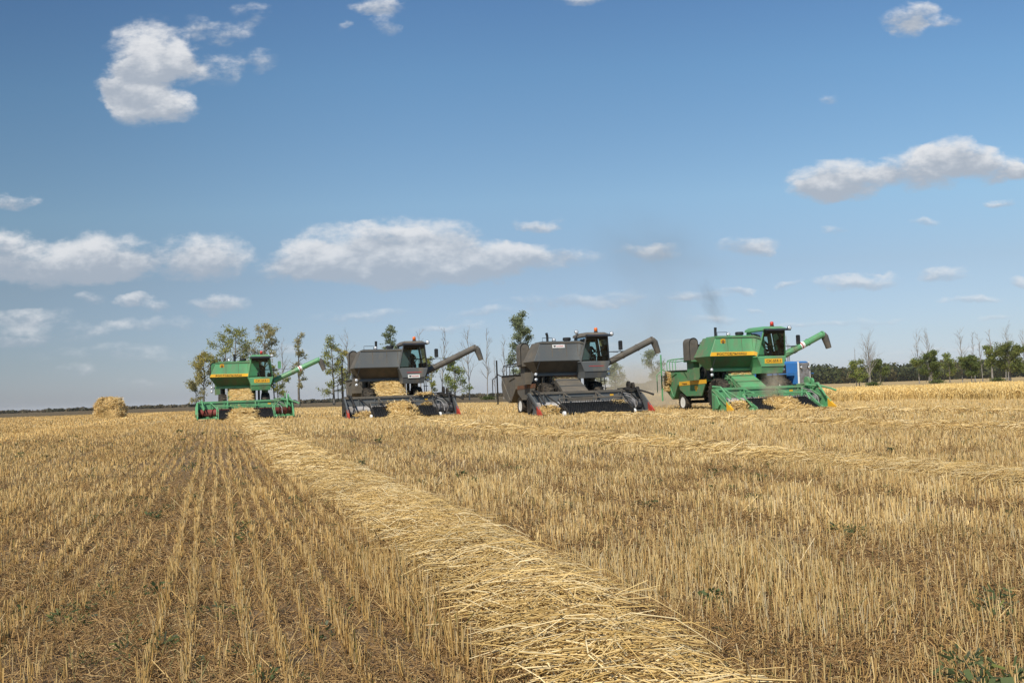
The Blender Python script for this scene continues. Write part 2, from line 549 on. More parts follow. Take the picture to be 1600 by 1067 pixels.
# ---- standing stubble
def stubble_band(d0, d1, per_m2, rad, sides, hgt, seed):
    r = np.random.default_rng(seed)
    x1 = 0.62 * d1 + 3
    area = 2 * x1 * (d1 - d0)
    N = int(area * per_m2)
    y = r.uniform(d0, d1, N); x = r.uniform(-x1, x1, N)
    keep = np.abs(x) < 0.60 * y + 2.2
    x, y = x[keep], y[keep]
    la, al = latalong(x, y)
    pitch = 0.15
    row = np.round(la / pitch)
    jit = 0.014 if d1 < 40 else 0.02
    la = row * pitch + r.normal(0, jit, len(la)) + 0.02 * np.sin(al * .5 + row)
    g = np.random.default_rng(99)
    rowk = g.random(4096)[(row.astype(int) + 2048) % 4096]
    x, y = xy(la, al)
    n1, n2 = vnoise(x, y, 0.45, 1), vnoise(la, al * .2, 0.55, 2)
    left = 1 - sstep(0.5, 2.2, la)
    # on the left the rows stand apart; two rows in four were run over by wheels
    # every other pair of rows is thin on the left of the windrow
    dens = (0.35 + 0.85 * rowk) * np.where(left > .5, .62 + .60 * n1, 0.15 + 1.35 * n1)
    rut = 0.5 + 0.5 * np.cos(2 * math.pi * la / 0.42 + 0.8 * np.sin(al * .07))
    dens = dens * (1 - left * 0.88 * rut ** 1.3) * (1 + .95 * left)
    dens = dens * (.85 + .3 * vnoise(x, y, 1.6, 8))
    for wl_ in (-0.55, -3.05, 3.7, 6.3):
        dens = dens * (1 - .72 * np.exp(-((la - wl_) / 0.28) ** 2) * (0.4 + 1.2 * n2))
    dens = dens * np.where(left > .5, 1.15, 1.0)
    for k, (c, hw, h, a0, a1) in enumerate(WINDROWS):
        inside = (np.abs(la - lane_mid(k, al)) < hw * 0.92) & (al > a0) & (al < a1 + 2)
        dens = np.where(inside, 0, dens)
    dens = np.where(la > 36.2, 0, dens)
    dens = np.where((y > 146) & (x < 16), 0, dens)
    k_ = r.random(len(x)) < dens
    x, y, la, al, n1, n2, left = (q[k_] for q in (x, y, la, al, n1, n2, left))
    n = len(x)
    big = vnoise(x, y, 3.0, 5)
    h = hgt * (0.45 + 0.55 * n1) * r.uniform(.55, 1.15, n) * (0.8 + .35 * big)
    h = np.where(r.random(n) < .03, h * 1.35, h)
    h = h * (1 - .17 * left)
    z = terrain(x, y)
    lean = r.normal(0, .10, (n, 2))
    lean += np.where((r.random(n) < .07)[:, None], r.normal(0, .55, (n, 2)), 0)
    P0 = np.stack([x, y, z - .01], 1)
    P1 = P0 + np.stack([lean[:, 0] * h, lean[:, 1] * h, h], 1)
    Pm = (P0 + P1) / 2 + np.stack([r.normal(0, .03, n) * h, r.normal(0, .03, n) * h, 0 * h], 1)
    paths = np.stack([P0, Pm, P1], 1) if sides > 2 else np.stack([P0, P1], 1)
    pal = np.array([(0.72, 0.555, 0.285), (0.63, 0.45, 0.195), (0.50, 0.335, 0.135), (0.66, 0.54, 0.34), (0.34, 0.215, 0.085), (0.20, 0.19, 0.07)])
    pr = np.array([.36, .27, .15, .13, .07, .02])
    c = pal[r.choice(len(pal), n, p=pr)] * r.uniform(.78, 1.12, (n, 1))
    # the strip left of the long windrow is browner; pale band where an older windrow was lifted
    brown = left * (0.55 + .45 * n2)
    c = c * (1 - brown[:, None] * np.array([.10, .17, .28]))
    pale = np.exp(-((la + 7.2) / 0.9) ** 2) * (al > 10)
    c = c * (1 + pale[:, None] * .35)
    c = c * (1 + (big[:, None] - .5) * np.array([.20, .24, .3]))
    rd = rad * r.uniform(.7, 1.3, n)
    return strands(paths, rd, np.clip(c, 0.01, .85), r, sides, .85)
parts = [stubble_band(1.8, 7.5, 780, .0026, 3, .205, 11), stubble_band(7.5, 14, 780, .0031, 2, .20, 12),
         stubble_band(14, 26, 460, .0044, 2, .19, 13), stubble_band(26, 52, 210, .0085, 2, .185, 14), stubble_band(52, 150, 22, .022, 2, .17, 15)]
o = np_mesh('stubble', *merge(parts), M_STALK)
tag(o, "cut grain stubble standing in drill rows all over the field", "stubble", kind='stuff')

# ---- loose litter between the rows
def litter(d0, d1, per_m2, L, rad, seed, rise=0.0):
    r = np.random.default_rng(seed)
    x1 = .6 * d1 + 2
    N = int(2 * x1 * (d1 - d0) * per_m2)
    y, x = r.uniform(d0, d1, N), r.uniform(-x1, x1, N)
    k_ = (np.abs(x) < .58 * y + 1.5) & (r.random(N) < .25 + 1.1 * vnoise(x, y, .5, 21))
    x, y = x[k_], y[k_]
    n = len(x)
    an = r.uniform(0, 2 * math.pi, n)
    ln = L * r.uniform(.35, 1.3, n)
    z = terrain(x, y) + r.uniform(.002, .03, n) + rise * r.random(n) ** 1.5
    d = np.stack([np.cos(an), np.sin(an), r.normal(0, .30 + 9 * rise, n)], 1) * ln[:, None] / 2
    P = np.stack([x, y, z], 1)
    mid = P + r.normal(0, .012, (n, 3)) + np.array([0, 0, .006])
    pal = np.array([(0.46, 0.31, 0.14), (0.32, 0.20, 0.09), (0.21, 0.125, 0.058), (0.60, 0.46, 0.25), (0.12, 0.075, 0.04)])
    if rise: pal = np.array([(0.42, 0.27, 0.115), (0.33, 0.205, 0.085), (0.24, 0.155, 0.075), (0.52, 0.37, 0.18), (0.18, 0.165, 0.07)])
    c = pal[r.choice(5, n, p=[.3, .3, .2, .1, .1])] * r.uniform(.8, 1.15, (n, 1))
    return strands(np.stack([P - d, mid, P + d], 1), rad * r.uniform(.6, 1.4, n), c, r, 3, .9)
o = np_mesh('straw_litter', *merge([litter(1.8, 6.5, 1900, .12, .0018, 31), litter(6.5, 15, 620, .15, .0028, 32),
    litter(1.8, 7, 900, .075, .0019, 33, .065), litter(7, 16, 320, .09, .0030, 34, .07), litter(16, 34, 50, .12, .006, 35, .07)]), M_STALK)
tag(o, "broken straw and chaff lying on the soil between the stubble rows", "litter", kind='stuff')

# ---- green weeds in the stubble
def weeds():
    r = np.random.default_rng(41)
    spots = [place(1530, 1010, 3.4), place(1500, 985, 3.7), place(1575, 1000, 3.5), place(1555, 900, 4.9), place(1545, 925, 4.6), place(570, 1030, 3.25), place(530, 1020, 3.3),
             place(985, 958, 4.1), place(385, 770, 8.8), place(380, 790, 8.0), place(1115, 880, 5.2), place(1310, 800, 7.6), place(1335, 805, 7.4)]
    big = len(spots)
    sx = [(p.x, p.y, 1.0 if i < 6 else .8) for i, p in enumerate(spots)]
    for i in range(1000):
        y = 3 + 34 * r.random() ** 1.25
        x = r.uniform(-.58, .58) * y
        if vnoise(np.array([x]), np.array([y]), 2.2, 77)[0] < .43: continue
        sx.append((x, y, r.uniform(.35, .8)))
    out = []
    for i, (x, y, s) in enumerate(sx):
        la, al = latalong(x, y)
        if any(abs(la - c) < hw for c, hw, *_ in WINDROWS): continue
        n = int(r.integers(26, 60) * (1.6 if i < big else 1))
        an = r.uniform(0, 2 * math.pi, n)
        rr = .08 * s * np.sqrt(r.random(n)) * 1.3
        P = np.stack([x + rr * np.cos(an), y + rr * np.sin(an), tz(x, y) + r.uniform(.02, .15, n) * s], 1)
        broad = i % 5 == 0
        L = r.uniform(.010, .024, n) * s * (1.0 if broad else 1.2) * (1 + y / 30) * .8
        wd = L * (.6 if broad else .22)
        U = norm(np.stack([np.cos(an), np.sin(an), r.normal(.45, .5, n)], 1))
        Wv = norm(np.cross(U, r.normal(size=(n, 3))))
        pal = np.array([(0.11, 0.145, 0.055), (0.14, 0.175, 0.07), (0.26, 0.28, 0.08), (0.15, 0.165, 0.10)])
        c = pal[r.choice(4, n, p=[.4, .3, .12, .18])] * r.uniform(.7, 1.2, (n, 1))
        out.append(cards(P, U * L[:, None], Wv * wd[:, None], c))
    return merge(out)
o = np_mesh('weeds', *weeds(), M_LEAF)
tag(o, "small green weeds growing in tufts among the cut stubble", "weeds", kind='stuff')

# ---- windrows of cut straw
PAL_STRAW = np.array([(0.74, 0.56, 0.27), (0.64, 0.46, 0.19), (0.84, 0.70, 0.43), (0.50, 0.345, 0.13), (0.30, 0.195, 0.08)])
def straw_cols(n, r, p=(.33, .25, .22, .13, .07)):
    return PAL_STRAW[r.choice(5, n, p=p)] * r.uniform(.8, 1.12, (n, 1))
def windrow(k, seed):
    c0, hw, hh, a0, a1 = WINDROWS[k]
    r = np.random.default_rng(seed)
    parts = []
    def half(al): return hw * np.interp(al, [3, 6, 14], [.62, .82, 1.06]) if k == 0 else hw + 0 * al
    def hprof(s, al, la):
        edge = np.clip(1 - np.abs(s) ** 2.2, 0, 1)
        return hh * edge * (0.35 + .8 * vnoise(la, al, .6, 50 + k) + .55 * vnoise(la, al, .22, 90 + k)) 
    # the packed inside of the windrow
    al = np.arange(a0, a1, .14)
    ss = np.linspace(-1, 1, 15)
    A, S = np.meshgrid(al, ss, indexing='ij')
    wob = half(A) * (0.86 + .3 * (vnoise(A, S * 0 + 3, 1.1, 60 + k) - .5))
    LA = lane_mid(k, A) + S * wob
    X, Y = xy(LA, A)
    Z = terrain(X, Y) + hprof(S, A, LA) * .8 - .02
    i = np.arange(A.size).reshape(A.shape)
    Fg = np.stack([i[:-1, :-1], i[:-1, 1:], i[1:, 1:], i[1:, :-1]], -1).reshape(-1, 4)
    cg = np.array((0.44, 0.31, 0.14)) * r.uniform(.6, 1.1, (A.size, 1))
    parts.append((np.stack([X, Y, Z], -1).reshape(-1, 3), Fg, cg))
    for (d0, d1, per, L, rad) in ((1.0, 7, 1500, .46, .0031), (7, 14, 1900, .38, .0029), (14, 28, 700, .46, .0046), (28, 70, 260, .48, .0080)):
        N = int((a1 - a0) * 2 * hw * per)
        al = r.uniform(a0, a1, N)
        s = np.clip(r.normal(0, .46, N), -1.05, 1.05)
        la = lane_mid(k, al) + s * half(al) * (0.9 + .25 * (vnoise(al, al * 0 + 3, 1.1, 60 + k) - .5))
        x, y = xy(la, al)
        yj = y + r.normal(0, 1, N) * (.8 if d0 >= 7 or d1 <= 7 else .8) * (y / 10)
        kp = (yj > d0) & (yj <= d1) & (np.abs(x) < .62 * y + 3)
        x, y, la, al, s = x[kp], y[kp], la[kp], al[kp], s[kp]
        n = len(x)
        if not n: continue
        lift = r.random(n) ** 1.8 * .13
        z = terrain(x, y) + np.maximum(hprof(s, al, la) * .8, 0) - .015 + lift
        # straws lie mostly across the machine's path, combed in swirling bundles
        sw = vnoise(la, al, .55, 70 + k) - .5
        an = r.normal(0, .68, n) + 1.9 * sw - .14
        stray = r.random(n) < .22
        an = np.where(stray, r.uniform(-1.6, 1.6, n), an)
        ln = L * r.uniform(.18, 1.25, n)
        tilt = r.normal(0, .11, n) + np.where(r.random(n) < .06, r.normal(0, .3, n), 0)
        d = np.stack([np.cos(an), np.sin(an), tilt], 1) * ln[:, None] / 2
        bend = np.stack([-np.sin(an), np.cos(an), 0 * an], 1) * r.normal(0, .12, (n, 1)) * ln[:, None] + np.stack([0 * an, 0 * an, np.abs(r.normal(0, .09, n)) * ln], 1)
        P = np.stack([x, y, z], 1)
        c = straw_cols(n, r)
        dark = vnoise(la, al, .35, 80 + k)
        c = c * (0.85 + .2 * np.clip(dark * 1.4, 0, 1))[:, None]
        sides = 3 if d1 <= 14 else 2
        parts.append(strands(np.stack([P - d, P - d * .3 + bend, P + d * .35 + bend, P + d], 1), rad * r.uniform(.7, 1.25, n), c, r, sides, .8))
    return merge(parts)
WL = ["broad golden windrow of loose straw running from the foreground to the far green combine",
      "straw windrow crossing the stubble towards the grey combine with a straw-covered feeder",
      "thin straw windrow leading to the grey combine with the wide black pickup",
      "faint straw windrow lying just in front of the green combine with yellow divider tips"]
for k in range(4):
    o = np_mesh('straw_windrow', *windrow(k, 100 + k), M_STALK)
    tag(o, WL[k], "windrow", "straw windrows left on the stubble")

# ---- uncut grain on the right
def standing():
    r = np.random.default_rng(55)
    N = 190000
    al = r.uniform(-16, 112, N)
    la = 36.5 + 75 * r.random(N) ** 2.0
    la = np.where(r.random(N) < .28, 36.6 + r.normal(0, .38, N) + .5 * np.sin(al * .23), la)
    x, y = xy(la, al)
    kp = (y > 24) & (y < 108) & (x < .66 * y + 4) & (x > 0)
    x, y, la, al = x[kp], y[kp], la[kp], al[kp]
    n = len(x)
    pn = vnoise(x, y, 2.5, 56)
    h = (.52 + .16 * pn) * r.uniform(.62, 1.12, n)
    z = terrain(x, y)
    lean = r.normal(0, .10, (n, 2))
    P0 = np.stack([x, y, z], 1)
    P1 = P0 + np.stack([lean[:, 0] * h, lean[:, 1] * h, h * .84], 1)
    P2 = P1 + np.stack([lean[:, 0] * .2 + r.normal(0, .05, n), lean[:, 1] * .2, h * .16], 1)
    pal = np.array([(0.74, 0.555, 0.245), (0.66, 0.47, 0.18), (0.80, 0.64, 0.33), (0.52, 0.37, 0.15)])
    c = pal[r.choice(4, n, p=[.42, .3, .18, .1])] * r.uniform(.8, 1.1, (n, 1)) * (.88 + .24 * pn[:, None])
    parts = [strands(np.stack([P0, P1], 1), .011 * r.uniform(.7, 1.3, n), c * .92, r, 2, .8),
             strands(np.stack([P1, P2], 1), .020 * r.uniform(.7, 1.3, n), c * 1.05, r, 2, .5)]
    # the thick of the crop seen from above
    aa, ll = np.arange(-16, 113, 1.1), np.arange(37.0, 112, 1.1)
    A, Lm = np.meshgrid(aa, ll, indexing='ij')
    X, Y = xy(Lm, A)
    Z = terrain(X, Y) + .36 + .10 * vnoise(X, Y, 2.5, 56) + r.normal(0, .02, X.shape)
    i = np.arange(A.size).reshape(A.shape)
    ok = ((Y > 24) & (Y < 107))
    Fq = np.stack([i[:-1, :-1], i[:-1, 1:], i[1:, 1:], i[1:, :-1]], -1).reshape(-1, 4)
    okv = ok.ravel()
    Fq = Fq[okv[Fq].all(1)]
    parts.append((np.stack([X, Y, Z], -1).reshape(-1, 3), Fq, np.array((0.56, 0.42, 0.19)) * r.uniform(.8, 1.1, (A.size, 1))))
    return merge(parts)
o = np_mesh('standing_grain', *standing(), M_STALK)
tag(o, "uncut golden grain standing thick beyond the last cut strip on the right", "grain crop", kind='stuff')

# ---- straw stack far out on the left
def straw_blob(c, size, rz, n_str, L, rad, seed, power=3.0, rough=.10, flat=False):
    """a packed mass of straw with loose ends sticking out"""
    r = np.random.default_rng(seed)
    nu, nv = 36, 18
    th = np.linspace(0, 2 * math.pi, nu, endpoint=False)
    ph = np.linspace(0.0, math.pi / 2 if not flat else math.pi / 2, nv)
    T, Pp = np.meshgrid(th, ph, indexing='ij')
    def sgnp(v, e): return np.sign(v) * np.abs(v) ** e
    e = 2 / power
    def surf(T, Pp):
        dx, dy, dz = sgnp(np.cos(T), e) * sgnp(np.sin(Pp), e), sgnp(np.sin(T), e) * sgnp(np.sin(Pp), e), sgnp(np.cos(Pp), e)
        k = 1 + rough * 2 * (vnoise(T * 2 + seed, Pp * 3, .55, seed) - .5) + rough * (vnoise(T * 5, Pp * 7, .5, seed + 1) - .5)
        return np.stack([dx * size[0] / 2 * k, dy * size[1] / 2 * k, dz * size[2] * (1 + (k - 1) * .6)], -1)
    Rz = np.array(Matrix.Rotation(rz, 3, 'Z'))
    V = surf(T, Pp).reshape(-1, 3) @ Rz.T + np.array(c)
    i = np.arange(nu * nv).reshape(nu, nv)
    j = np.roll(i, -1, 0)
    Fq = np.stack([i[:, :-1], j[:, :-1], j[:, 1:], i[:, 1:]], -1).reshape(-1, 4)
    parts = [(V, Fq, np.array((0.46, 0.32, 0.13)) * r.uniform(.75, 1.1, (len(V), 1)))]
    t, p = r.uniform(0, 2 * math.pi, n_str), np.arccos(r.random(n_str))
    S = surf(t, p) @ Rz.T + np.array(c)
    d = norm(r.normal(size=(n_str, 3)) * np.array([1, 1, .55])) * (L * r.uniform(.4, 1.2, n_str))[:, None] / 2
    mid = S + r.normal(0, .03, (n_str, 3))
    parts.append(strands(np.stack([S - d, mid, S + d], 1), rad * r.uniform(.7, 1.3, n_str), straw_cols(n_str, r), r, 2, .8))
    return parts
p = place(172, 652, 92)
z0 = tz(p.x, p.y)
o = np_mesh('straw_stack', *merge(straw_blob((0, 0, -.05), (2.65, 3.2, 1.95), R(17), 5600, .40, .013, 61, 3.3, .14)), M_STALK)
o.location = (p.x, p.y, z0)
tag(o, "lone block-shaped stack of straw standing out on the empty stubble", "straw stack")
# ------------------------------------------------------------------ machine materials
DUST = (0.235, 0.185, 0.125)
GREEN = mixed('green_paint', (0.115, 0.340, 0.155), (0.125, 0.235, 0.120), 1.6, .44, .76, .42, .45, c3=DUST, scale3=2.6, lo3=.50, hi3=.90, stretch=(1, 1, .45))
GREEN_DUSTY = mixed('dusty_green_paint', (0.075, 0.235, 0.105), (0.16, 0.18, 0.105), 1.4, .40, .72, .6, .3, c3=DUST, scale3=4.0, lo3=.5, hi3=.85)
GREY = mixed('grey_paint', (0.108, 0.116, 0.120), (0.128, 0.126, 0.118), 1.5, .45, .75, .5, .35, c3=DUST, scale3=2.6, lo3=.56, hi3=.95, stretch=(1, 1, .45))
GREY_DUSTY = mixed('dusty_grey_paint', (0.112, 0.104, 0.092), (0.165, 0.140, 0.110), 1.3, .38, .70, .7, .2, c3=(0.10, 0.085, 0.07), scale3=5.0, lo3=.55, hi3=.8)
DARK = mixed('dark_machinery', (0.022, 0.021, 0.020), (0.060, 0.050, 0.040), 3.0, .45, .7, .6, .3)
BLACK = mixed('black_steel', (0.018, 0.018, 0.019), (0.05, 0.045, 0.04), 4.0, .5, .75, .5, .4)
TYRE = mixed('tyre_rubber', (0.022, 0.021, 0.020), (0.10, 0.08, 0.058), 3.0, .4, .7, .85, .15)
RUST = mixed('rusty_steel', (0.17, 0.075, 0.042), (0.10, 0.065, 0.045), 5.0, .4, .65, .75, .2)
RED = mixed('faded_red_paint', (0.21, 0.045, 0.04), (0.15, 0.065, 0.05), 3.0, .45, .7, .55, .3)
REDTIP = mixed('bright_red_paint', (0.42, 0.055, 0.035), (0.27, 0.06, 0.045), 4.0, .5, .75, .5, .3)
YELLOW = mixed('yellow_paint', (0.78, 0.42, 0.030), (0.60, 0.35, 0.07), 3.0, .5, .8, .5, .3)
STEEL = mixed('worn_steel', (0.32, 0.31, 0.31), (0.20, 0.18, 0.16), 4.0, .4, .65, .45, .5)
CHROME = plain('lamp_glass', (0.75, 0.76, 0.78), .15, .3, .6)
WHITE = mixed('white_enamel', (0.78, 0.78, 0.76), (0.55, 0.52, 0.46), 4.0, .5, .8, .5, .4)
BLUE = mixed('blue_paint', (0.035, 0.16, 0.42), (0.10, 0.16, 0.27), 2.0, .5, .8, .45, .4)
INK = plain('black_lettering', (0.035, 0.03, 0.025), .6)
INK_RED = plain('red_lettering', (0.50, 0.05, 0.05), .6)
BEACON = plain('orange_beacon', (0.80, 0.16, 0.02), .25, 0, .6)
BEACON_RED = plain('red_beacon', (0.62, 0.05, 0.03), .25, 0, .6)
INSIDE = plain('cab_lining', (0.035, 0.034, 0.033), .8)
SKIN = plain('skin', (0.42, 0.24, 0.16), .6)
SHIRT = plain('dark_work_shirt', (0.035, 0.038, 0.045), .85)
HAIR = plain('dark_hair', (0.02, 0.016, 0.012), .7)

def glass_mat():
    m, n, l, p = new_mat('tinted_glass')
    tr = n.new('ShaderNodeBsdfTransparent'); tr.inputs[0].default_value = (0.62, 0.78, 0.76, 1)
    gl = n.new('ShaderNodeBsdfGlossy'); gl.inputs['Roughness'].default_value = .04
    fr = n.new('ShaderNodeFresnel'); fr.inputs[0].default_value = 1.45
    ms = n.new('ShaderNodeMixShader')
    l.new(fr.outputs[0], ms.inputs[0]); l.new(tr.outputs[0], ms.inputs[1]); l.new(gl.outputs[0], ms.inputs[2])
    l.new(ms.outputs[0], n['Material Output'].inputs[0])
    return m
GLASS = glass_mat()

def lettering(name, body, height, width, mat, parent, loc, rx=R(90), rz=0.0, depth=.004, bold=.012):
    cu = bpy.data.curves.new(name, 'FONT')
    cu.body = body; cu.size = 1.0; cu.align_x = 'CENTER'; cu.align_y = 'CENTER'
    cu.extrude = .01; cu.offset = bold
    tmp = bpy.data.objects.new('tmp', cu)
    col.objects.link(tmp)
    dg = bpy.context.evaluated_depsgraph_get()
    me = bpy.data.meshes.new_from_object(tmp.evaluated_get(dg))
    bpy.data.objects.remove(tmp)
    co = np.empty(len(me.vertices) * 3, np.float32); me.vertices.foreach_get('co', co)
    co = co.reshape(-1, 3)
    mn, mx = co.min(0), co.max(0)
    co = (co - (mn + mx) / 2) * np.array([width / (mx[0] - mn[0]), height / (mx[1] - mn[1]), depth / max(mx[2] - mn[2], 1e-6)])
    me.vertices.foreach_set('co', co.astype(np.float32).ravel())
    me.name = name
    me.materials.clear(); me.materials.append(mat)
    o = bpy.data.objects.new(name, me); col.objects.link(o)
    o.parent = parent; o.location = loc; o.rotation_euler = (rx, 0, rz)
    return o

def lerp(a, b, t): return a + (b - a) * t

def wheel(parent, x, y, r, w, rim_mat, rim_r):
    cx = x
    sg = -1 if x < 0 else 1
    t = MB()
    prof = [(rim_r, -w / 2 * .85), (r * .86, -w / 2), (r * .97, -w / 2 * .8), (r, -w / 2 * .4), (r, w / 2 * .4), (r * .97, w / 2 * .8), (r * .86, w / 2), (rim_r, w / 2 * .85), (rim_r * .97, w / 2 * .5), (rim_r * .97, -w / 2 * .5), (rim_r, -w / 2 * .85)]
    t.lathe((cx, y, r), (1, 0, 0), prof, 28, 0, False)
    nl = 22
    for k in range(nl):                       # tread lugs in a chevron
        for s in (-1, 1):
            a = 2 * math.pi * (k + (.5 if s > 0 else 0)) / nl
            rings = []
            for q, (hx, da) in enumerate(((0.02, 0), (w / 2 * .95, .16))):
                pts = []
                for dr, dw in ((-.02, -.03), (.035, -.022), (.035, .022), (-.02, .03)):
                    aa = a + da + dw / r * 1.4
                    rr = r * (1 if q == 0 else .95) + dr
                    pts.append((cx + s * hx, y + rr * math.sin(aa), r + rr * math.cos(aa)))
                rings.append(pts)
            t.loft(rings)
    ty = None
    wh = MB().lathe((cx, y, r), (1, 0, 0), [(rim_r * .98, -w / 2 * .80), (rim_r * 1.03, -w / 2 * .84), (rim_r * .9, -w / 2 * .84), (rim_r * .8, -w / 2 * .35), (rim_r * .3, -w / 2 * .3), (rim_r * .28, -w / 2 * .65), (0.001, -w / 2 * .68),
                                            ], 20)
    wh.lathe((cx, y, r), (1, 0, 0), [(0.001, w / 2 * .68), (rim_r * .28, w / 2 * .65), (rim_r * .3, w / 2 * .3), (rim_r * .8, w / 2 * .35), (rim_r * .9, w / 2 * .84), (rim_r * 1.03, w / 2 * .84), (rim_r * .98, w / 2 * .8)], 20)
    for k in range(8):
        a = 2 * math.pi * k / 8
        for s in (-1, 1):
            wh.lathe((cx + s * w / 2 * .36, y + rim_r * .5 * math.sin(a), r + rim_r * .5 * math.cos(a)), (s, 0, 0), [(.02, 0), (.02, .03), (.001, .035)], 6)
    tyre = t.build('wheel', TYRE, parent, smooth=False)
    wh.build('rim', rim_mat, tyre)
    return tyre

def lamp(parent, p, r, mat_body, name='headlight', bracket=None):
    m = MB().lathe(p, (0, -1, 0), [(.001, -r * .9), (r * .6, -r * .8), (r * .95, -r * .2), (r, .0), (r * 1.02, .03), (r * .9, .035)], 14)
    if bracket: m.tube([p, bracket], .018, 6)
    o = m.build(name, mat_body, parent, smooth=True)
    MB().lathe(p, (0, -1, 0), [(r * .9, .02), (r * .9, .036), (r * .5, .055), (.001, .06)], 14).build('lens', CHROME, o, smooth=True)
    return o

def human():
    """seated driver, hands on the wheel; one skinned body"""
    J = {}
    V, E, Rd = [], [], []
    def jn(name, p, r, par=None):
        J[name] = len(V); V.append(p); Rd.append(r)
        if par: E.append((J[par], J[name]))
    jn('pelvis', (0, 0, .10), .145)
    jn('waist', (0, .02, .27), .125, 'pelvis'); jn('chest', (0, .01, .45), .145, 'waist'); jn('necka', (0, -.01, .60), .075, 'chest')
    jn('neckb', (0, -.02, .67), .055, 'necka'); jn('head', (0, -.04, .76), .085, 'neckb'); jn('top', (0, -.035, .87), .078, 'head')
    jn('nose', (0, -.14, .765), .016, 'head')
    for s, n in ((-1, 'l'), (1, 'r')):
        jn('ear' + n, (s * .095, -.03, .765), .016, 'head')
        jn('sh' + n, (s * .18, .0, .54), .068, 'chest'); jn('el' + n, (s * .26, -.16, .33), .048, 'sh' + n); jn('wr' + n, (s * .16, -.40, .37), .030, 'el' + n)
        jn('palm' + n, (s * .145, -.46, .385), .030, 'wr' + n)
        for k in range(4):
            fx = s * (.125 + .018 * k)
            L = (.040, .046, .043, .032)[k]
            jn('k%d' % k + n, (fx, -.495, .395), .0095, 'palm' + n); jn('f%d' % k + n, (fx, -.495 - L * .7, .375), .0085, 'k%d' % k + n); jn('t%d' % k + n, (fx, -.485, .352 - L * .2), .007, 'f%d' % k + n)
        jn('th' + n, (s * .112, -.47, .372), .011, 'palm' + n); jn('th2' + n, (s * .108, -.505, .362), .008, 'th' + n)
        jn('hip' + n, (s * .10, -.04, .09), .095, 'pelvis'); jn('kn' + n, (s * .14, -.46, .12), .066, 'hip' + n); jn('an' + n, (s * .13, -.55, -.30), .045, 'kn' + n); jn('toe' + n, (s * .14, -.72, -.35), .038, 'an' + n)
    me = bpy.data.meshes.new('body'); me.from_pydata(V, E, [])
    o = bpy.data.objects.new('tmp_body', me); col.objects.link(o)
    o.modifiers.new('s', 'SKIN')
    for i, r_ in enumerate(Rd):
        me.skin_vertices[0].data[i].radius = (r_, r_ * (.82 if i in (1, 2) else 1))
    me.skin_vertices[0].data[0].use_root = True
    sb = o.modifiers.new('d', 'SUBSURF'); sb.levels = sb.render_levels = 1
    dg = bpy.context.evaluated_depsgraph_get()
    out = bpy.data.meshes.new_from_object(o.evaluated_get(dg)); out.name = 'person'
    bpy.data.objects.remove(o)
    out.materials.clear(); out.materials.append(SHIRT); out.materials.append(SKIN)
    for p in out.polygons:
        c = p.center
        p.use_smooth = True
        p.material_index = 1 if (c.z > .63 or (c.y < -.37 and c.z > .3)) else 0
    return out
HUMAN = human()
def hair_mesh():
    m = MB()
    rings = []
    for k in range(6):
        a = math.pi / 2 * k / 5
        rings.append([(.102 * math.cos(a) * math.cos(t), -.028 + .108 * math.cos(a) * math.sin(t), .80 + (.02 if math.sin(t) < -.3 else -.03) * (1 - k / 5) + .155 * math.sin(a)) for t in [2 * math.pi * j / 14 for j in range(14)]])
    rings[-1] = [(.004 * math.cos(t), -.028 + .004 * math.sin(t), .955) for t in [2 * math.pi * j / 14 for j in range(14)]]
    return m.loft(rings)

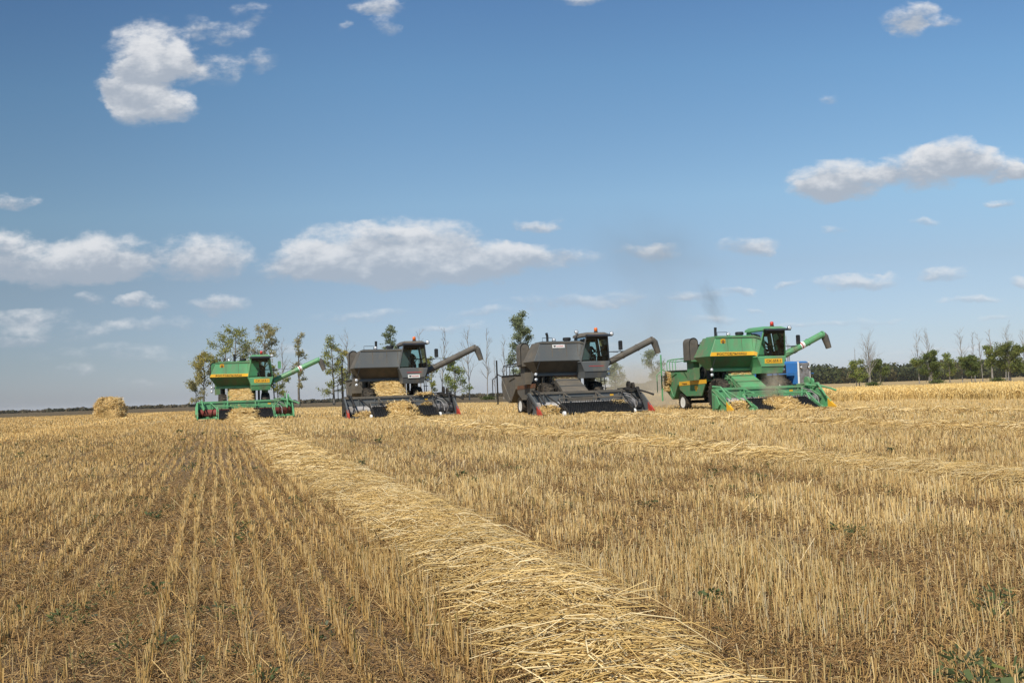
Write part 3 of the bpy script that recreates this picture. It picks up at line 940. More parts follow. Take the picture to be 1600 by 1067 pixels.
def make_combine(name, P, label):
    """local frame: the machine faces -y, z up, origin on the ground under the front axle"""
    paint, dusty, tipm = P['paint'], P['dusty'], P['tip']
    root = empty('combine_harvester', P['loc'], P['rz'])
    tag(root, label, 'combine harvester', 'combine harvesters working side by side')
    # ---- grain tank
    def ring(x0, x1, y0, y1, z): return [(x0, y0, z), (x1, y0, z), (x1, y1, z), (x0, y1, z)]
    tk = MB().loft([ring(-1.58, .80, .06, .60, 1.98), ring(-1.62, .86, .02, .70, 2.06), ring(-2.02, .95, -.62, 1.02, 2.60), ring(-1.62, .90, -.52, .78, 3.50)])
    tk.box(-1.70, .85, -.06, .0, 1.90, 2.02)
    tank = tk.build('grain_tank', paint, root, bevel=.02)
    sd_ = MB()                                     # side skin, dustier than the front
    def off(a, b): return [(p[0] - .006, p[1], p[2]) for p in (a, b)]
    sd_.add([(-2.027, -.61, 2.605), (-2.027, 1.01, 2.605), (-1.627, .775, 3.495), (-1.627, -.515, 3.495)], [(0, 1, 2, 3)])
    sd_.add([(-2.027, -.60, 2.595), (-2.027, 1.0, 2.595), (-1.628, .69, 2.07), (-1.628, .03, 2.07)], [(0, 3, 2, 1)])
    sd_.build('side_panel', dusty, tank)
    MB().add([(-2.01, -.622, 2.59), (.9, -.622, 2.59), (.85, -.004, 2.07), (-1.62, -.004, 2.07)], [(0, 1, 2, 3)]).build('hopper_shade_sheet', P['under'], tank)  # sheet over the lower face, its darker colour paints in the overhang's shade
    MB().box(-1.5, .75, -.44, .68, 3.50, 3.55).build('lid', paint, tank)
    sm = MB()
    for x_ in (-1.05, -.32, .25):                  # pressed ribs down the front sheet, a rim along the top
        sm.loft([[(x_ - .018, -.600, 2.80), (x_ + .018, -.600, 2.80), (x_ + .018, -.57, 2.80), (x_ - .018, -.57, 2.80)], [(x_ - .018, -.537, 3.42), (x_ + .018, -.537, 3.42), (x_ + .018, -.51, 3.42), (x_ - .018, -.51, 3.42)]])
    sm.box(-1.66, .90, -.56, -.50, 3.44, 3.50)
    sm.build('rib', dusty, tank)
    hr_ = MB().tube([(-1.45, -.35, 3.5), (-1.45, -.35, 3.72), (-.95, -.35, 3.72), (-.95, -.35, 3.5)], .014, 5)
    hr_.build('hand_rail', BLACK, tank)
    if P['stripe']:
        st = MB().loft([[(-2.00, -.635, 2.605), (.30, -.635, 2.605), (.30, -.60, 2.605), (-2.0, -.6, 2.605)], [(-1.925, -.617, 2.785), (.30, -.617, 2.785), (.30, -.58, 2.785), (-1.925, -.58, 2.785)]])
        s_ = st.build('stripe', YELLOW, tank)
        lettering('lettering', 'РОСТСЕЛЬМАШ', .105, 1.52, INK, s_, (-.90, -.637, 2.695), R(90 - 6))
        ex, ez = -1.28, 3.27
        eb = MB().loft([[(ex + dx, -.55 + (3.27 - ez - dz) * .11 - k, ez + dz) for dx, dz in ((-.12, -.10), (0, -.135), (.12, -.10), (.12, .10), (0, .135), (-.12, .10))] for k in (0, .014)]).build('emblem', YELLOW, tank)
        g = MB()
        for a in range(8):
            t = 2 * math.pi * a / 8
            g.box(ex + .065 * math.cos(t) - .017, ex + .065 * math.cos(t) + .017, -.576, -.560, ez + .065 * math.sin(t) - .017, ez + .065 * math.sin(t) + .017)
        g.box(ex - .02, ex + .02, -.576, -.56, ez - .08, ez + .05)
        g.build('emblem_mark', RUST, eb)
    def sticker(par, x, y, z, tilt, w=.62, h=.16):
        s_ = MB().box(-w / 2, w / 2, -.008, .008, -h / 2, h / 2).build('sticker', WHITE, par)
        s_.location = (x, y, z); s_.rotation_euler = (tilt, 0, 0)
        MB().py([(-.27, .04), (-.13, .04), (-.16, -.015), (-.20, -.05), (-.24, -.015)], -.016, -.0085).build('sticker_mark', INK, s_)
        lettering('lettering', 'РОСТСЕЛЬМАШ', .07, .36, INK_RED, s_, (.07, -.011, 0))
    if P['sticker'] == 'tank':
        sticker(tank, -.72, -.555, 3.30, R(-6.3))
    # ---- things standing on the tank deck
    MB().lathe((-.02, .15, 3.55), (0, 0, 1), [(.16, 0), (.16, .05), (.20, .06), (.20, .17), (.17, .2), (.001, .21)], 16).build('filler_cap', BLACK, root)
    MB().tube([(-.5, 1.62, 3.0), (-.5, 1.62, 3.92), (-.5 - P.get('bend', 0), 1.60, 4.08)], [.065, .065, .07], 10).build('exhaust_pipe', BLACK, root)
    MB().lathe((-.62, 1.35, 3.38), (0, 0, 1), [(.16, -.3), (.16, 0), (.34, .02), (.36, .10), (.30, .16), (.12, .2), (.001, .2)], 18).build('air_cleaner', DARK, root, smooth=False)
    lamp(root, (-.85, -.30, 3.62), .09, BLACK, 'work_light', (-.85, -.25, 3.5))
    # ---- engine and covers behind the tank
    en = MB().box(-.75, .70, 1.12, 2.45, 2.45, 3.02).box(-.55, .45, 1.25, 2.3, 3.02, 3.32)
    en.tube([(-.7, 1.1, 3.2), (-1.2, 1.2, 3.25), (-1.5, 1.7, 3.2)], .07, 8)
    for k in range(4): en.tube([(-.4 + .22 * k, 1.3, 3.3), (-.4 + .22 * k, 1.3, 3.42)], .06, 8)
    en.build('engine', DARK, root)
    MB().loft([[(-1.5, .95, 3.43), (.7, .95, 3.43), (.7, 1.0, 3.43), (-1.5, 1.0, 3.43)], [(-1.25, 1.9, 3.33), (.6, 1.9, 3.33), (.6, 1.95, 3.33), (-1.25, 1.95, 3.33)]]).build('engine_cover', paint, root)
    # ---- radiator intake with a rounded top
    prof = [(-1.96, 2.52)] + [(-1.735 - .225 * math.cos(math.pi * k / 10), 3.36 + .225 * math.sin(math.pi * k / 10)) for k in range(11)] + [(-1.51, 2.52)]
    rad = MB().py(prof, 1.55, 2.25).build('radiator_intake', P['rad'], root)
    rim = [(x, z) for x, z in prof]
    MB().tube([(x, 1.54, z) for x, z in rim], .018, 6).build('intake_trim', DARK, rad)
    MB().box(-1.90, -1.40, 1.5, 2.4, 2.44, 2.52).box(-1.72, -1.40, 1.70, 2.4, 1.55, 2.44).build('intake_support', dusty, root)
    # ---- threshing body
    MB().px([(.35, 1.0), (.35, 1.95), (.7, 2.45), (3.2, 2.45), (4.2, 2.15), (4.2, 1.05), (2.5, .85)], -.72, .72).build('threshing_body', dusty, root)
    fr = MB().box(-1.15, 1.15, -.12, .12, .62, .90).box(-.95, -.80, -.3, 4.1, .86, 1.02).box(.8, .95, -.3, 4.1, .86, 1.02).box(-1.0, 1.0, 3.68, 3.92, .40, .56).box(-.12, .12, 3.7, 3.9, .5, 1.0)
    for x_ in (-.9, .9): fr.box(x_ - .06, x_ + .06, .1, .3, .9, 2.0)
    fr.build('chassis', DARK, root)
    bel = MB()
    for (yy, zz, rr) in ((.95, 1.75, .30), (1.75, 1.35, .24), (2.5, 1.9, .33), (1.4, 2.15, .16), (3.1, 1.5, .2)):
        bel.lathe((-.80, yy, zz), (-1, 0, 0), [(rr, 0), (rr, .07), (rr * .8, .075), (rr * .75, .03), (.05, .03), (.05, .1), (.001, .1)], 18)
    bel.tube([(-.87, .95, 2.05), (-.87, 2.5, 2.23)], .025, 5).tube([(-.87, .95, 1.45), (-.87, 2.5, 1.57)], .025, 5).tube([(-.87, 1.75, 1.11), (-.87, 3.1, 1.3)], .02, 5)
    bel.build('belt_drive', DARK, root)
    tank2 = MB().lathe((-1.25, .95, 1.55), (0, 0, 1), [(.001, 0), (.14, .01), (.15, .1), (.15, .62), (.12, .7), (.001, .72)], 14).build('oil_tank', BLACK, root)
    # ---- side hopper with its stripe
    if P['hopper']:
        ho = MB().loft([[(x, y, z) for y, z in ((.95, 1.58), (4.0, 1.50), (3.95, 1.12), (3.2, .78), (1.55, .78))] for x in (-1.42, -1.36)])
        ho.loft([[(x, y, z) for y, z in ((.97, 1.57), (3.98, 1.49), (3.98, 1.40), (.97, 1.48))] for x in (-1.36, -.74)])
        hp = ho.build('side_hopper', dusty if P['paint'] is GREEN else dusty, root)
        sg = MB().add([(-1.432, .97, 1.575), (-1.432, 3.98, 1.495), (-1.432, 3.98, 1.30), (-1.432, .97, 1.37)], [(0, 1, 2, 3)]).build('stripe', YELLOW if P['stripe'] else P['rustband'], hp)
        if P['stripe']:
            lettering('lettering', 'Нива', .11, .55, INK, hp, (-1.436, 3.35, 1.40), R(90), R(-90))
            MB().px([(1.95, 1.28), (2.25, 1.28), (2.25, 1.14), (2.10, 1.0), (1.95, 1.14)], -1.434, -1.421).build('emblem', YELLOW, hp)
    # ---- rear straw collector
    if P['collector']:
        ky = lambda y: 3.95 + (y - 3.95) * P.get('rear', 1.0)
        rc = MB().px([(3.95, 2.06), (ky(6.35), 2.06), (ky(6.5), 1.6), (ky(6.3), 1.0), (ky(5.2), .62), (ky(4.75), .72), (3.95, 1.35)], -1.52, 1.52)
        c_ = rc.build('straw_collector', P['coll'], root)
        MB().box(-1.56, 1.56, 3.9, ky(6.4), 2.06, 2.10).build('collector_rim', DARK, c_)
        b = MB()
        b.tube([(-1.535, ky(4.9), .75), (-1.535, ky(6.35), 2.0)], .03, 6).tube([(-1.535, 4.0, 1.95), (-1.535, ky(5.0), 1.8)], .03, 6)
        b.build('brace', dusty, c_)
        rl = MB()
        for k in range(4):
            y_ = ky(4.3 + .62 * k)
            rl.tube([(-1.5, y_, 2.08), (-1.5, y_ + .04, 2.48), (-1.4, y_ + .1, 2.64), (-1.1, y_ + .12, 2.70), (-.7, y_ + .12, 2.70)], .022, 6)
        rl.tube([(-1.46, 3.2, 2.55), (-1.46, ky(4.4), 2.52), (-1.46, ky(6.25), 2.60)], .022, 6).tube([(-.7, 4.2, 2.7), (-.7, ky(6.3), 2.7)], .022, 6)
        rl.build('guard_rail', P['rail'], c_)
        MB().tube([(-1.72, ky(6.6), .55), (-1.72, ky(6.6), 2.95)], .045, 6).tube([(-1.72, ky(6.6), 1.15), (-1.5, ky(6.45), 1.15)], .03, 6).tube([(-1.72, ky(6.6), 2.2), (-1.5, ky(6.4), 2.05)], .03, 6).tube([(-1.95, ky(6.75), 1.0), (-1.95, ky(6.75), 1.9), (-1.72, ky(6.6), 2.1)], .025, 6).build('rear_post', P['rail'], root)
    else:
        MB().px([(4.2, 2.2), (5.1, 1.7), (5.2, .9), (4.2, .95)], -.72, .72).build('straw_chopper', dusty, root)
    # ---- cab
    cabm = MB()
    f0, f1 = (-.95, 2.50), (-1.30, 3.72)           # windscreen foot and head (y, z)
    fl, fr_ = (.24, 1.70), (.44, 1.50)             # its half widths at foot and head
    def post(p, q, w=.05): cabm.tube([p, q], w * .75, 4)
    A, B = (fl[0], f0[0], f0[1]), (fl[1], f0[0], f0[1])
    C, D = (fr_[0], f1[0], f1[1]), (fr_[1], f1[0], f1[1])
    Ab, Bb, Cb, Db = (.24, .30, 2.5), (1.70, .30, 2.5), (.44, .22, 3.72), (1.50, .22, 3.72)
    Am, Cm = (.24, -.12, 2.5), (.44, -.16, 3.72); Bm, Dm = (1.70, -.12, 2.5), (1.5, -.16, 3.72)
    for p, q in ((A, C), (B, D), (Ab, Cb), (Bb, Db), (A, B), (C, D), (Ab, Bb), (Cb, Db), (A, Ab), (B, Bb), (C, Cb), (D, Db)): post(p, q)
    # side wall behind the side window, as on the machine a sheet of painted steel
    cabm.loft([[tuple(Am), (.24, -.06, 2.5), (.44, -.10, 3.72), tuple(Cm)], [(.28, -.12, 2.5), (.28, -.06, 2.5), (.48, -.10, 3.72), (.48, -.16, 3.72)]])
    for Lx, Ux, s in ((.24, .44, 1), (1.70, 1.50, -1)):
        cabm.loft([[(Lx, -.06, 2.5), (Lx, .30, 2.5), (Ux, .22, 3.72), (Ux, -.10, 3.72)], [(Lx + s * .03, -.06, 2.5), (Lx + s * .03, .30, 2.5), (Ux + s * .03, .22, 3.72), (Ux + s * .03, -.10, 3.72)]])
    cab = cabm.build('cab', paint, root)
    nose = MB().loft([[(.22, -1.0, 2.50), (1.72, -1.0, 2.50), (1.72, .32, 2.50), (.22, .32, 2.50)], [(.40, -1.0, 2.04), (1.56, -1.0, 2.04), (1.60, .32, 2.04), (.36, .32, 2.04)],
                      [(.42, -.90, 1.74), (1.54, -.90, 1.74), (1.58, .32, 1.74), (.38, .32, 1.74)]])
    np_ = nose.build('nose_panel', paint, cab)
    MB().box(.41, 1.56, -1.008, -.98, 2.025, 2.05).build('seam', DARK, np_)
    if P['stripe']:
        pl = MB().box(.58, 1.50, -1.014, -1.003, 2.19, 2.41).build('name_plate', YELLOW, np_)
        lettering('lettering', 'СК-5М-1', .13, .74, INK, pl, (1.04, -1.017, 2.30))
    else:
        MB().box(.62, 1.38, -1.012, -1.003, 2.285, 2.31).build('red_line', INK_RED, np_)
        if P['sticker'] == 'cab': sticker(np_, .98, -1.012, 2.10, 0, .62, .17)
    ins = MB().box(.34, 1.62, -.90, .26, 2.502, 2.53).box(.75, 1.25, .05, .20, 2.53, 3.2).box(.72, 1.25, -.38, .10, 2.53, 2.72)
    ins.tube([(1.0, -.85, 2.53), (1.0, -.62, 2.98)], .03, 6)
    ins.box(1.42, 1.62, -.8, -.1, 2.53, 2.78)
    tor = [(1.0 + .19 * math.cos(t), -.62 + .10 * math.sin(t), 2.99 + .16 * math.sin(t)) for t in [2 * math.pi * k / 16 for k in range(17)]]
    ins.tube(tor, .014, 5)
    ins.box(.50, .75, .18, .235, 2.53, 3.70).box(.47, 1.47, .17, .215, 3.50, 3.71)
    ins.build('cab_interior', INSIDE, cab)
    rf = MB().loft([[(.34, -1.42, 3.72), (1.60, -1.42, 3.72), (1.60, .30, 3.72), (.34, .30, 3.72)], [(.36, -1.44, 3.78), (1.58, -1.44, 3.78), (1.58, .30, 3.82), (.36, .30, 3.82)], [(.52, -1.15, 3.90), (1.42, -1.15, 3.90), (1.42, .22, 3.92), (.52, .22, 3.92)]])
    roof = rf.build('roof', P['roof'], cab)
    MB().loft([[(.36, -1.74, 3.66), (1.58, -1.74, 3.66), (1.58, -1.40, 3.70), (.36, -1.40, 3.70)], [(.36, -1.74, 3.70), (1.58, -1.74, 3.70), (1.58, -1.38, 3.79), (.36, -1.38, 3.79)]]).build('sun_visor', BLACK, roof)
    MB().box(.46, 1.48, -1.33, -1.29, 3.56, 3.70).build('brow_panel', INSIDE, cab)
    def pane(nm, q):
        MB().add(q, [(0, 1, 2, 3)]).build(nm, GLASS, cab)
    i = .02
    pane('windscreen', [(A[0] + i, A[1], A[2]), (B[0] - i, B[1], B[2]), (D[0] - i, D[1], D[2]), (C[0] + i, C[1], C[2])])
    pane('side_window', [A, Am, Cm, C]); pane('side_window', [B, Bm, Dm, D])
    pane('rear_window', [Ab, Bb, Db, Cb])
    MB().tube([(.97, .26, 2.5), (.97, .22, 3.72)], .03, 4).tube([(.3, .285, 3.02), (1.66, .285, 3.02)], .025, 4).tube([(1.66, -.9, 3.04), (1.66, .29, 3.04)], .02, 4).build('window_bars', BLACK, cab)
    MB().tube([(.9, f0[0] - .015, f0[1] + .05), (1.15, f0[0] - .13, f0[1] + .45)], .012, 4).build('wiper', BLACK, cab)
    be = MB().lathe((1.05, -1.0, 3.88), (0, 0, 1), [(.10, 0), (.10, .05), (.085, .06)], 12).build('beacon', BLACK, root)
    MB().lathe((1.05, -1.0, 3.94), (0, 0, 1), [(.085, 0), (.085, .14), (.07, .18), (.001, .20)], 12).build('beacon_lens', P['beacon'], be, smooth=True)
    lamp(root, (1.64, -1.52, 3.80), .10, BLACK, 'work_light', (1.5, -1.4, 3.75))
    if P.get('left_lamp'): lamp(root, (.30, -.35, 3.98), .10, BLACK, 'work_light', (.46, -.3, 3.75))
    mi = MB().tube([(1.62, -1.2, 2.95), (1.95, -1.42, 2.92), (2.06, -1.5, 2.98), (2.06, -1.5, 3.1)], .016, 6).tube([(1.6, -1.2, 2.62), (2.05, -1.45, 2.66)], .014, 5).build('mirror', BLACK, root)
    MB().py([(1.99, 3.02), (2.16, 3.02), (2.17, 3.06), (2.17, 3.42), (2.14, 3.46), (2.01, 3.46), (1.98, 3.42), (1.98, 3.06)], -1.54, -1.48).build('mirror_housing', P['mirror'], mi)
    # paired lamps on both front corners
    for z in (1.98, 1.74): lamp(root, (-1.90, -.50, z), .085, BLACK, 'headlight', (-1.7, -.25, 1.98))
    for z in (2.12, 1.90): lamp(root, (1.80, -.55, z), .085, BLACK, 'headlight', (1.55, -.25, 2.0))
    MB().tube([(-1.72, -.62, 2.6), (-1.86, -.6, 2.2), (-1.9, -.44, 2.0)], .016, 5).build('lamp_bracket', BLACK, root)
    # ladder to the cab
    ld = MB()
    for y_ in (-.05, .42): ld.tube([(1.78, y_, 2.4), (1.85, y_, .55)], .022, 5)
    for k in range(5): ld.box(1.76, 1.92, -.05, .42, .55 + .34 * k, .58 + .34 * k)
    ld.tube([(1.80, -.05, 2.4), (1.82, -.05, 3.2), (1.72, -.05, 3.3)], .018, 5)
    ld.build('ladder', DARK, root)
    # ---- unloading auger swung out to the side
    a0, a1 = Vector((1.05, .42, 1.96)), Vector((4.62, .42, 3.55))
    au = MB().tube([a0, a1], .165, 14)
    for f in (.30, .55, .78): au.lathe(a0.lerp(a1, f), (a1 - a0), [(.17, -.02), (.185, -.018), (.185, .018), (.17, .02)], 14)
    au.tube([a1 - (a1 - a0) * .002, a1 + Vector((.07, 0, .0))], [.186, .19], 14)
    aug = au.build('unloading_auger', P['augp'], root, smooth=False)
    dirn = (a1 - a0).normalized()
    MB().tube([a1 + Vector((.05, 0, -.01)), a1 + Vector((.17, 0, -.10)), a1 + Vector((.32, 0, -.52)), a1 + Vector((.36, 0, -.66))], [.183, .18, .15, .14], 12).build('spout', P['spout'], aug)
    MB().tube([a0.lerp(a1, .55) + Vector((0, -.05, .2)), (1.6, -.1, 3.0)], .012, 5).box(2.95, 3.15, .36, .48, 2.98, 3.05).build('auger_stay', DARK, aug)
    if P['stripe']:
        q = a0.lerp(a1, .68)
        MB().lathe(q, dirn, [(.168, -.12), (.171, -.12), (.171, .12), (.168, .12)], 14).build('warning_band', WHITE, aug)
        MB().lathe(q, dirn, [(.17, -.06), (.174, -.06), (.174, .0), (.17, .0)], 14).build('warning_stripe', REDTIP, aug)
    MB().lathe((1.28, .42, 1.95), (0, 0, 1), [(.2, -.5), (.2, .1), (.17, .15), (.001, .2)], 12).build('auger_elbow', dusty, root)
    # ---- feeder house
    fx0, fx1 = -.88, .46
    fh = MB().loft([[(fx0, -1.72, .30), (fx1, -1.72, .30), (fx1, -1.72, .90), (fx0, -1.72, .90)], [(fx0 + .05, -.9, .62), (fx1 - .05, -.9, .62), (fx1 - .05, -.9, 1.36), (fx0 + .05, -.9, 1.36)], [(fx0 + .1, .34, 1.15), (fx1 - .1, .34, 1.15), (fx1 - .1, .34, 1.96), (fx0 + .1, .34, 1.96)]])
    feeder = fh.build('feeder_house', P['feed'], root)
    rb = MB()
    for t in (.15, .42, .7):
        y_, z_ = lerp(-1.72, .34, t), lerp(.90, 1.96, t)
        z_ = lerp(.90, 1.36, (y_ + 1.72) / .82) if y_ < -.9 else lerp(1.36, 1.96, (y_ + .9) / 1.24)
        rb.box(fx0 + .02, fx1 - .02, y_ - .03, y_ + .03, z_ + .0, z_ + .035)
    rb.build('rib', P['feedrib'], feeder)
    MB().box(fx0 + .12, fx1 - .12, -.02, .30, 1.83, 1.99).build('rusty_plate', P['rustband'], feeder)
    sp = MB()
    for y_, z_, rr in ((-.35, 1.30, .26), (-.75, 1.05, .2), (-.05, 1.55, .17)):
        sp.lathe((fx0 - .02, y_, z_), (-1, 0, 0), [(rr, 0), (rr, .05), (rr * .85, .055), (rr * .8, .02), (.05, .02), (.05, .09), (.001, .09)], 16)
    sp.tube([(fx0 - .05, -.35, 1.56), (fx0 - .05, -1.6, .95)], .022, 5).tube([(fx0 - .05, -.35, 1.04), (fx0 - .05, -1.6, .6)], .022, 5)
    sp.build('feeder_drive', P['drive'], feeder)
    # lift rams from the axle to the header
    for x_ in (-1.05, .95): MB().tube([(x_, -.05, .75), (x_, -.8, .62)], .06, 8).tube([(x_, -.8, .62), (x_, -1.7, .50)], .035, 8).build('lift_ram', DARK, root)
    # ---- header
    hw = P.get('hw', 2.72)
    hd = MB()
    hd.box(-hw, fx0, -1.76, -1.70, .16, 1.03).box(fx1, hw, -1.76, -1.70, .16, 1.03).box(fx0, fx1, -1.76, -1.70, .88, 1.03)
    hd.box(-hw, hw, -2.95, -1.76, .13, .165)
    for x_ in (-2.0, -1.2, .8, 1.75): hd.box(x_ - .035, x_ + .035, -1.80, -1.76, .18, 1.0)
    header = hd.build('header', P['headm'], root)
    MB().box(-hw, hw, -1.82, -1.68, 1.03, 1.14).box(-1.05, -.97, -1.86, -1.80, .5, 1.06).box(.55, .63, -1.86, -1.8, .5, 1.06).build('top_beam', P['beam'], header)
    for s in (-1, 1):
        side = MB().px([(-1.66, .12), (-1.66, 1.10), (-1.95, 1.10), (-2.55, .82), (-3.18, .40), (-3.3, .22), (-3.2, .12)], s * hw - .03, s * hw + .03).build('end_panel', P['endm'], header)
        tp = MB().loft([[(s * hw - .05, -3.0, .12), (s * hw + .05, -3.0, .12), (s * hw + .05, -3.0, .52), (s * hw - .05, -3.0, .52)], [(s * hw - .045, -3.30, .10), (s * hw + .045, -3.30, .10), (s * hw + .045, -3.30, .30), (s * hw - .045, -3.3, .30)], [(s * hw - .01, -3.62, .10), (s * hw + .01, -3.62, .10), (s * hw + .01, -3.62, .13), (s * hw - .01, -3.62, .13)]])
        tp.build('divider_tip', tipm, side)
        bb = MB().tube([(s * (hw + .05), -1.75, 1.05), (s * (hw + .05), -3.0, .38)], .035, 6).tube([(s * (hw + .05), -1.75, .55), (s * (hw + .05), -2.4, .72)], .03, 6)
        bb.box(s * hw - .07 if s > 0 else s * hw - .13, s * hw + .13 if s > 0 else s * hw + .07, -2.1, -1.9, .2, .8)
        bb.build('brace', P['endm2'], side)
        ra = MB().tube([(s * 2.52, -1.72, 1.20), (s * 2.46, -2.35, 1.16), (s * 2.36, -3.05, .62)], [.05, .05, .035], 6).tube([(s * 2.0, -1.76, 1.08), (s * 1.42, -2.6, .46)], .035, 6).tube([(s * 2.3, -1.72, 1.05), (s * 2.4, -2.6, .62)], .028, 6)
        ra.build('reel_arm', P['beam2'], header)
    au2 = MB().tube([(-hw + .05, -2.22, .46), (hw - .05, -2.22, .46)], .21, 16)
    au2.build('header_auger', P['hauger'], header, smooth=True)
    for s in (-1, 1):
        hf = MB()
        nseg = 60
        for k in range(nseg):
            t0, t1 = k / nseg, (k + 1) / nseg
            q = []
            for t in (t0, t1):
                x_ = s * lerp(hw - .1, .55, t); an = 2 * math.pi * 4.5 * t * s
                for rr in (.2, .28): q.append((x_, -2.22 + rr * math.cos(an), .46 + rr * math.sin(an)))
            hf.add([q[0], q[1], q[3], q[2]], [(0, 1, 2, 3)])
        hf.build('auger_flight', P['hauger'], header)
    # right end: reel pulleys, rams and hoses
    pu = MB()
    for x_, y_, z_, rr in ((2.36, -1.62, 1.32, .20), (2.54, -1.70, 1.28, .17), (2.62, -2.05, 1.12, .13)):
        pu.lathe((x_, y_, z_), (1, 0, 0), [(rr * .4, -.05), (rr, -.045), (rr, -.02), (rr * .85, 0), (rr, .02), (rr, .045), (rr * .4, .05)], 16)
    pu.tube([(2.0, -1.75, 1.16), (2.6, -2.3, 1.08), (2.9, -2.6, .95), (3.12, -2.75, .84)], [.05, .045, .04, .05], 6).tube([(1.7, -1.78, 1.17), (2.3, -1.9, 1.22)], .03, 6)
    pu.build('reel_drive', P['beam2'], header)
    MB().tube([(2.1, -2.9, .30), (2.08, -2.8, .62), (1.98, -2.6, .80), (1.85, -2.4, .86)], .022, 6).build('hose', STEEL, header)
    MB().tube([(1.9, -1.8, 1.0), (2.2, -2.1, .9), (2.5, -2.2, .55)], .02, 6).build('hose', STEEL, header)
    # belt drive guard on the left end
    MB().px([(-1.85, .25), (-1.85, .9), (-2.2, .8), (-2.5, .4), (-2.3, .22)], -hw - .12, -hw - .06).build('drive_guard', P['beam2'], header)
    MB().box(1.32, 1.50, -1.772, -1.763, .86, .94).build('warning_label', YELLOW, header)
    MB().tube([(-1.58, -2.75, .82), (1.55, -2.75, .82)], .032, 6).tube([(-1.0, -1.78, 1.05), (-1.0, -2.75, .82)], .03, 6).tube([(.6, -1.78, 1.05), (.6, -2.75, .82)], .03, 6).tube([(-1.58, -2.75, .82), (-1.58, -3.05, .5)], .03, 6).tube([(1.55, -2.75, .82), (1.55, -3.05, .5)], .03, 6).build('wind_guard', P['beam'], header)
    # ---- pickup
    pw = 1.52
    pk = MB().px([(-2.80, .46), (-2.80, .60), (-3.75, .20), (-3.82, .14), (-3.75, .08)], -pw, pw)
    pick = pk.build('pickup', BLACK, root)
    tn = MB()
    r_ = random.Random(5)
    for row in range(9):
        t = row / 8
        y_, z_ = lerp(-2.82, -3.80, t), lerp(.60, .16, t)
        for k in range(34):
            x_ = -pw + .05 + (2 * pw - .1) * (k + (.5 if row % 2 else 0)) / 34
            d = r_.uniform(-.03, .03)
            b_ = Vector((x_, y_, z_))
            tn.add([b_ + Vector((-.018, 0, 0)), b_ + Vector((.018, 0, 0)), b_ + Vector((.004 + d, -.07, .13)), b_ + Vector((-.004 + d, -.07, .13))], [(0, 1, 2, 3)])
        tn.box(-pw + .02, pw - .02, y_ - .02, y_ + .02, z_, z_ + .03)
    tn.build('tine_belt', BLACK, pick)
    for s in (-1, 1):
        sf = MB().px([(-2.8, .5), (-3.2, .52), (-3.85, .26), (-3.9, .1), (-3.4, .1), (-2.8, .28)], s * (pw + .04) - .02, s * (pw + .04) + .02)
        sf.tube([(s * (pw + .12), -2.75, .78), (s * (pw + .12), -3.6, .3)], .03, 6)
        fm = sf.build('side_frame', P['beam2'], pick)
        MB().lathe((s * (pw + .17), -3.62, .13), (1, 0, 0), [(.001, -.06), (.06, -.06), (.13, -.05), (.13, .05), (.06, .06), (.001, .06)], 14).build('gauge_wheel', WHITE if not P['stripe'] else P['paint'], pick)
    # ---- wheels
    wheel(root, -1.28, 0, .78, .50, P['rim'], .36); wheel(root, 1.28, 0, .78, .50, P['rim'], .36)
    wheel(root, -1.22, 3.8, .46, .30, P['rear_rim'], .27); wheel(root, 1.22, 3.8, .46, .30, P['rear_rim'], .27)
    return root

def loc_at(px, depth, lift=0.0):
    x = (px - W_PX / 2) / F_PX * depth
    return (x, depth, tz(x, depth) + lift)

UNDER_G = mixed('shaded_green_paint', (0.055, 0.155, 0.075), (0.10, 0.11, 0.065), 1.4, .40, .72, .7, .2)  # underside shade painted into the green, with dusty patches
UNDER_K = mixed('shaded_grey_paint', (0.075, 0.068, 0.058), (0.12, 0.10, 0.075), 1.4, .40, .72, .75, .2)  # grey tanks: underside shade put into the colour, dusty patches too
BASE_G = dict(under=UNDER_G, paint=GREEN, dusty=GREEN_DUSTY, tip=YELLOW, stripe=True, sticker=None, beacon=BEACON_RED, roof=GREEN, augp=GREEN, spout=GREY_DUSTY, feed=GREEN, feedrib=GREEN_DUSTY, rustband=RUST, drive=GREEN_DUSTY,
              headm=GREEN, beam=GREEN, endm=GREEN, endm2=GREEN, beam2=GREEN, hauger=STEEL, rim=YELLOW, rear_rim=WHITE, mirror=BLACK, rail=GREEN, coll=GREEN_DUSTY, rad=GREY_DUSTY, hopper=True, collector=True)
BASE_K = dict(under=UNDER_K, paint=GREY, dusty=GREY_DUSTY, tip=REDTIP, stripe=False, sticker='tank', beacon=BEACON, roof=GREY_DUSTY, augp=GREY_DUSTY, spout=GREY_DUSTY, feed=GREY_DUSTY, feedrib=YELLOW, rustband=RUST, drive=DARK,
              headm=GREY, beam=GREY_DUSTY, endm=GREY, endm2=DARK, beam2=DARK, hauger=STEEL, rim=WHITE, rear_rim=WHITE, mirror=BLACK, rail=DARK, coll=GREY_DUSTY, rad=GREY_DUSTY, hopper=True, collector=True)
BASE_K['feedrib'] = GREY
HEAD = R(17.4)
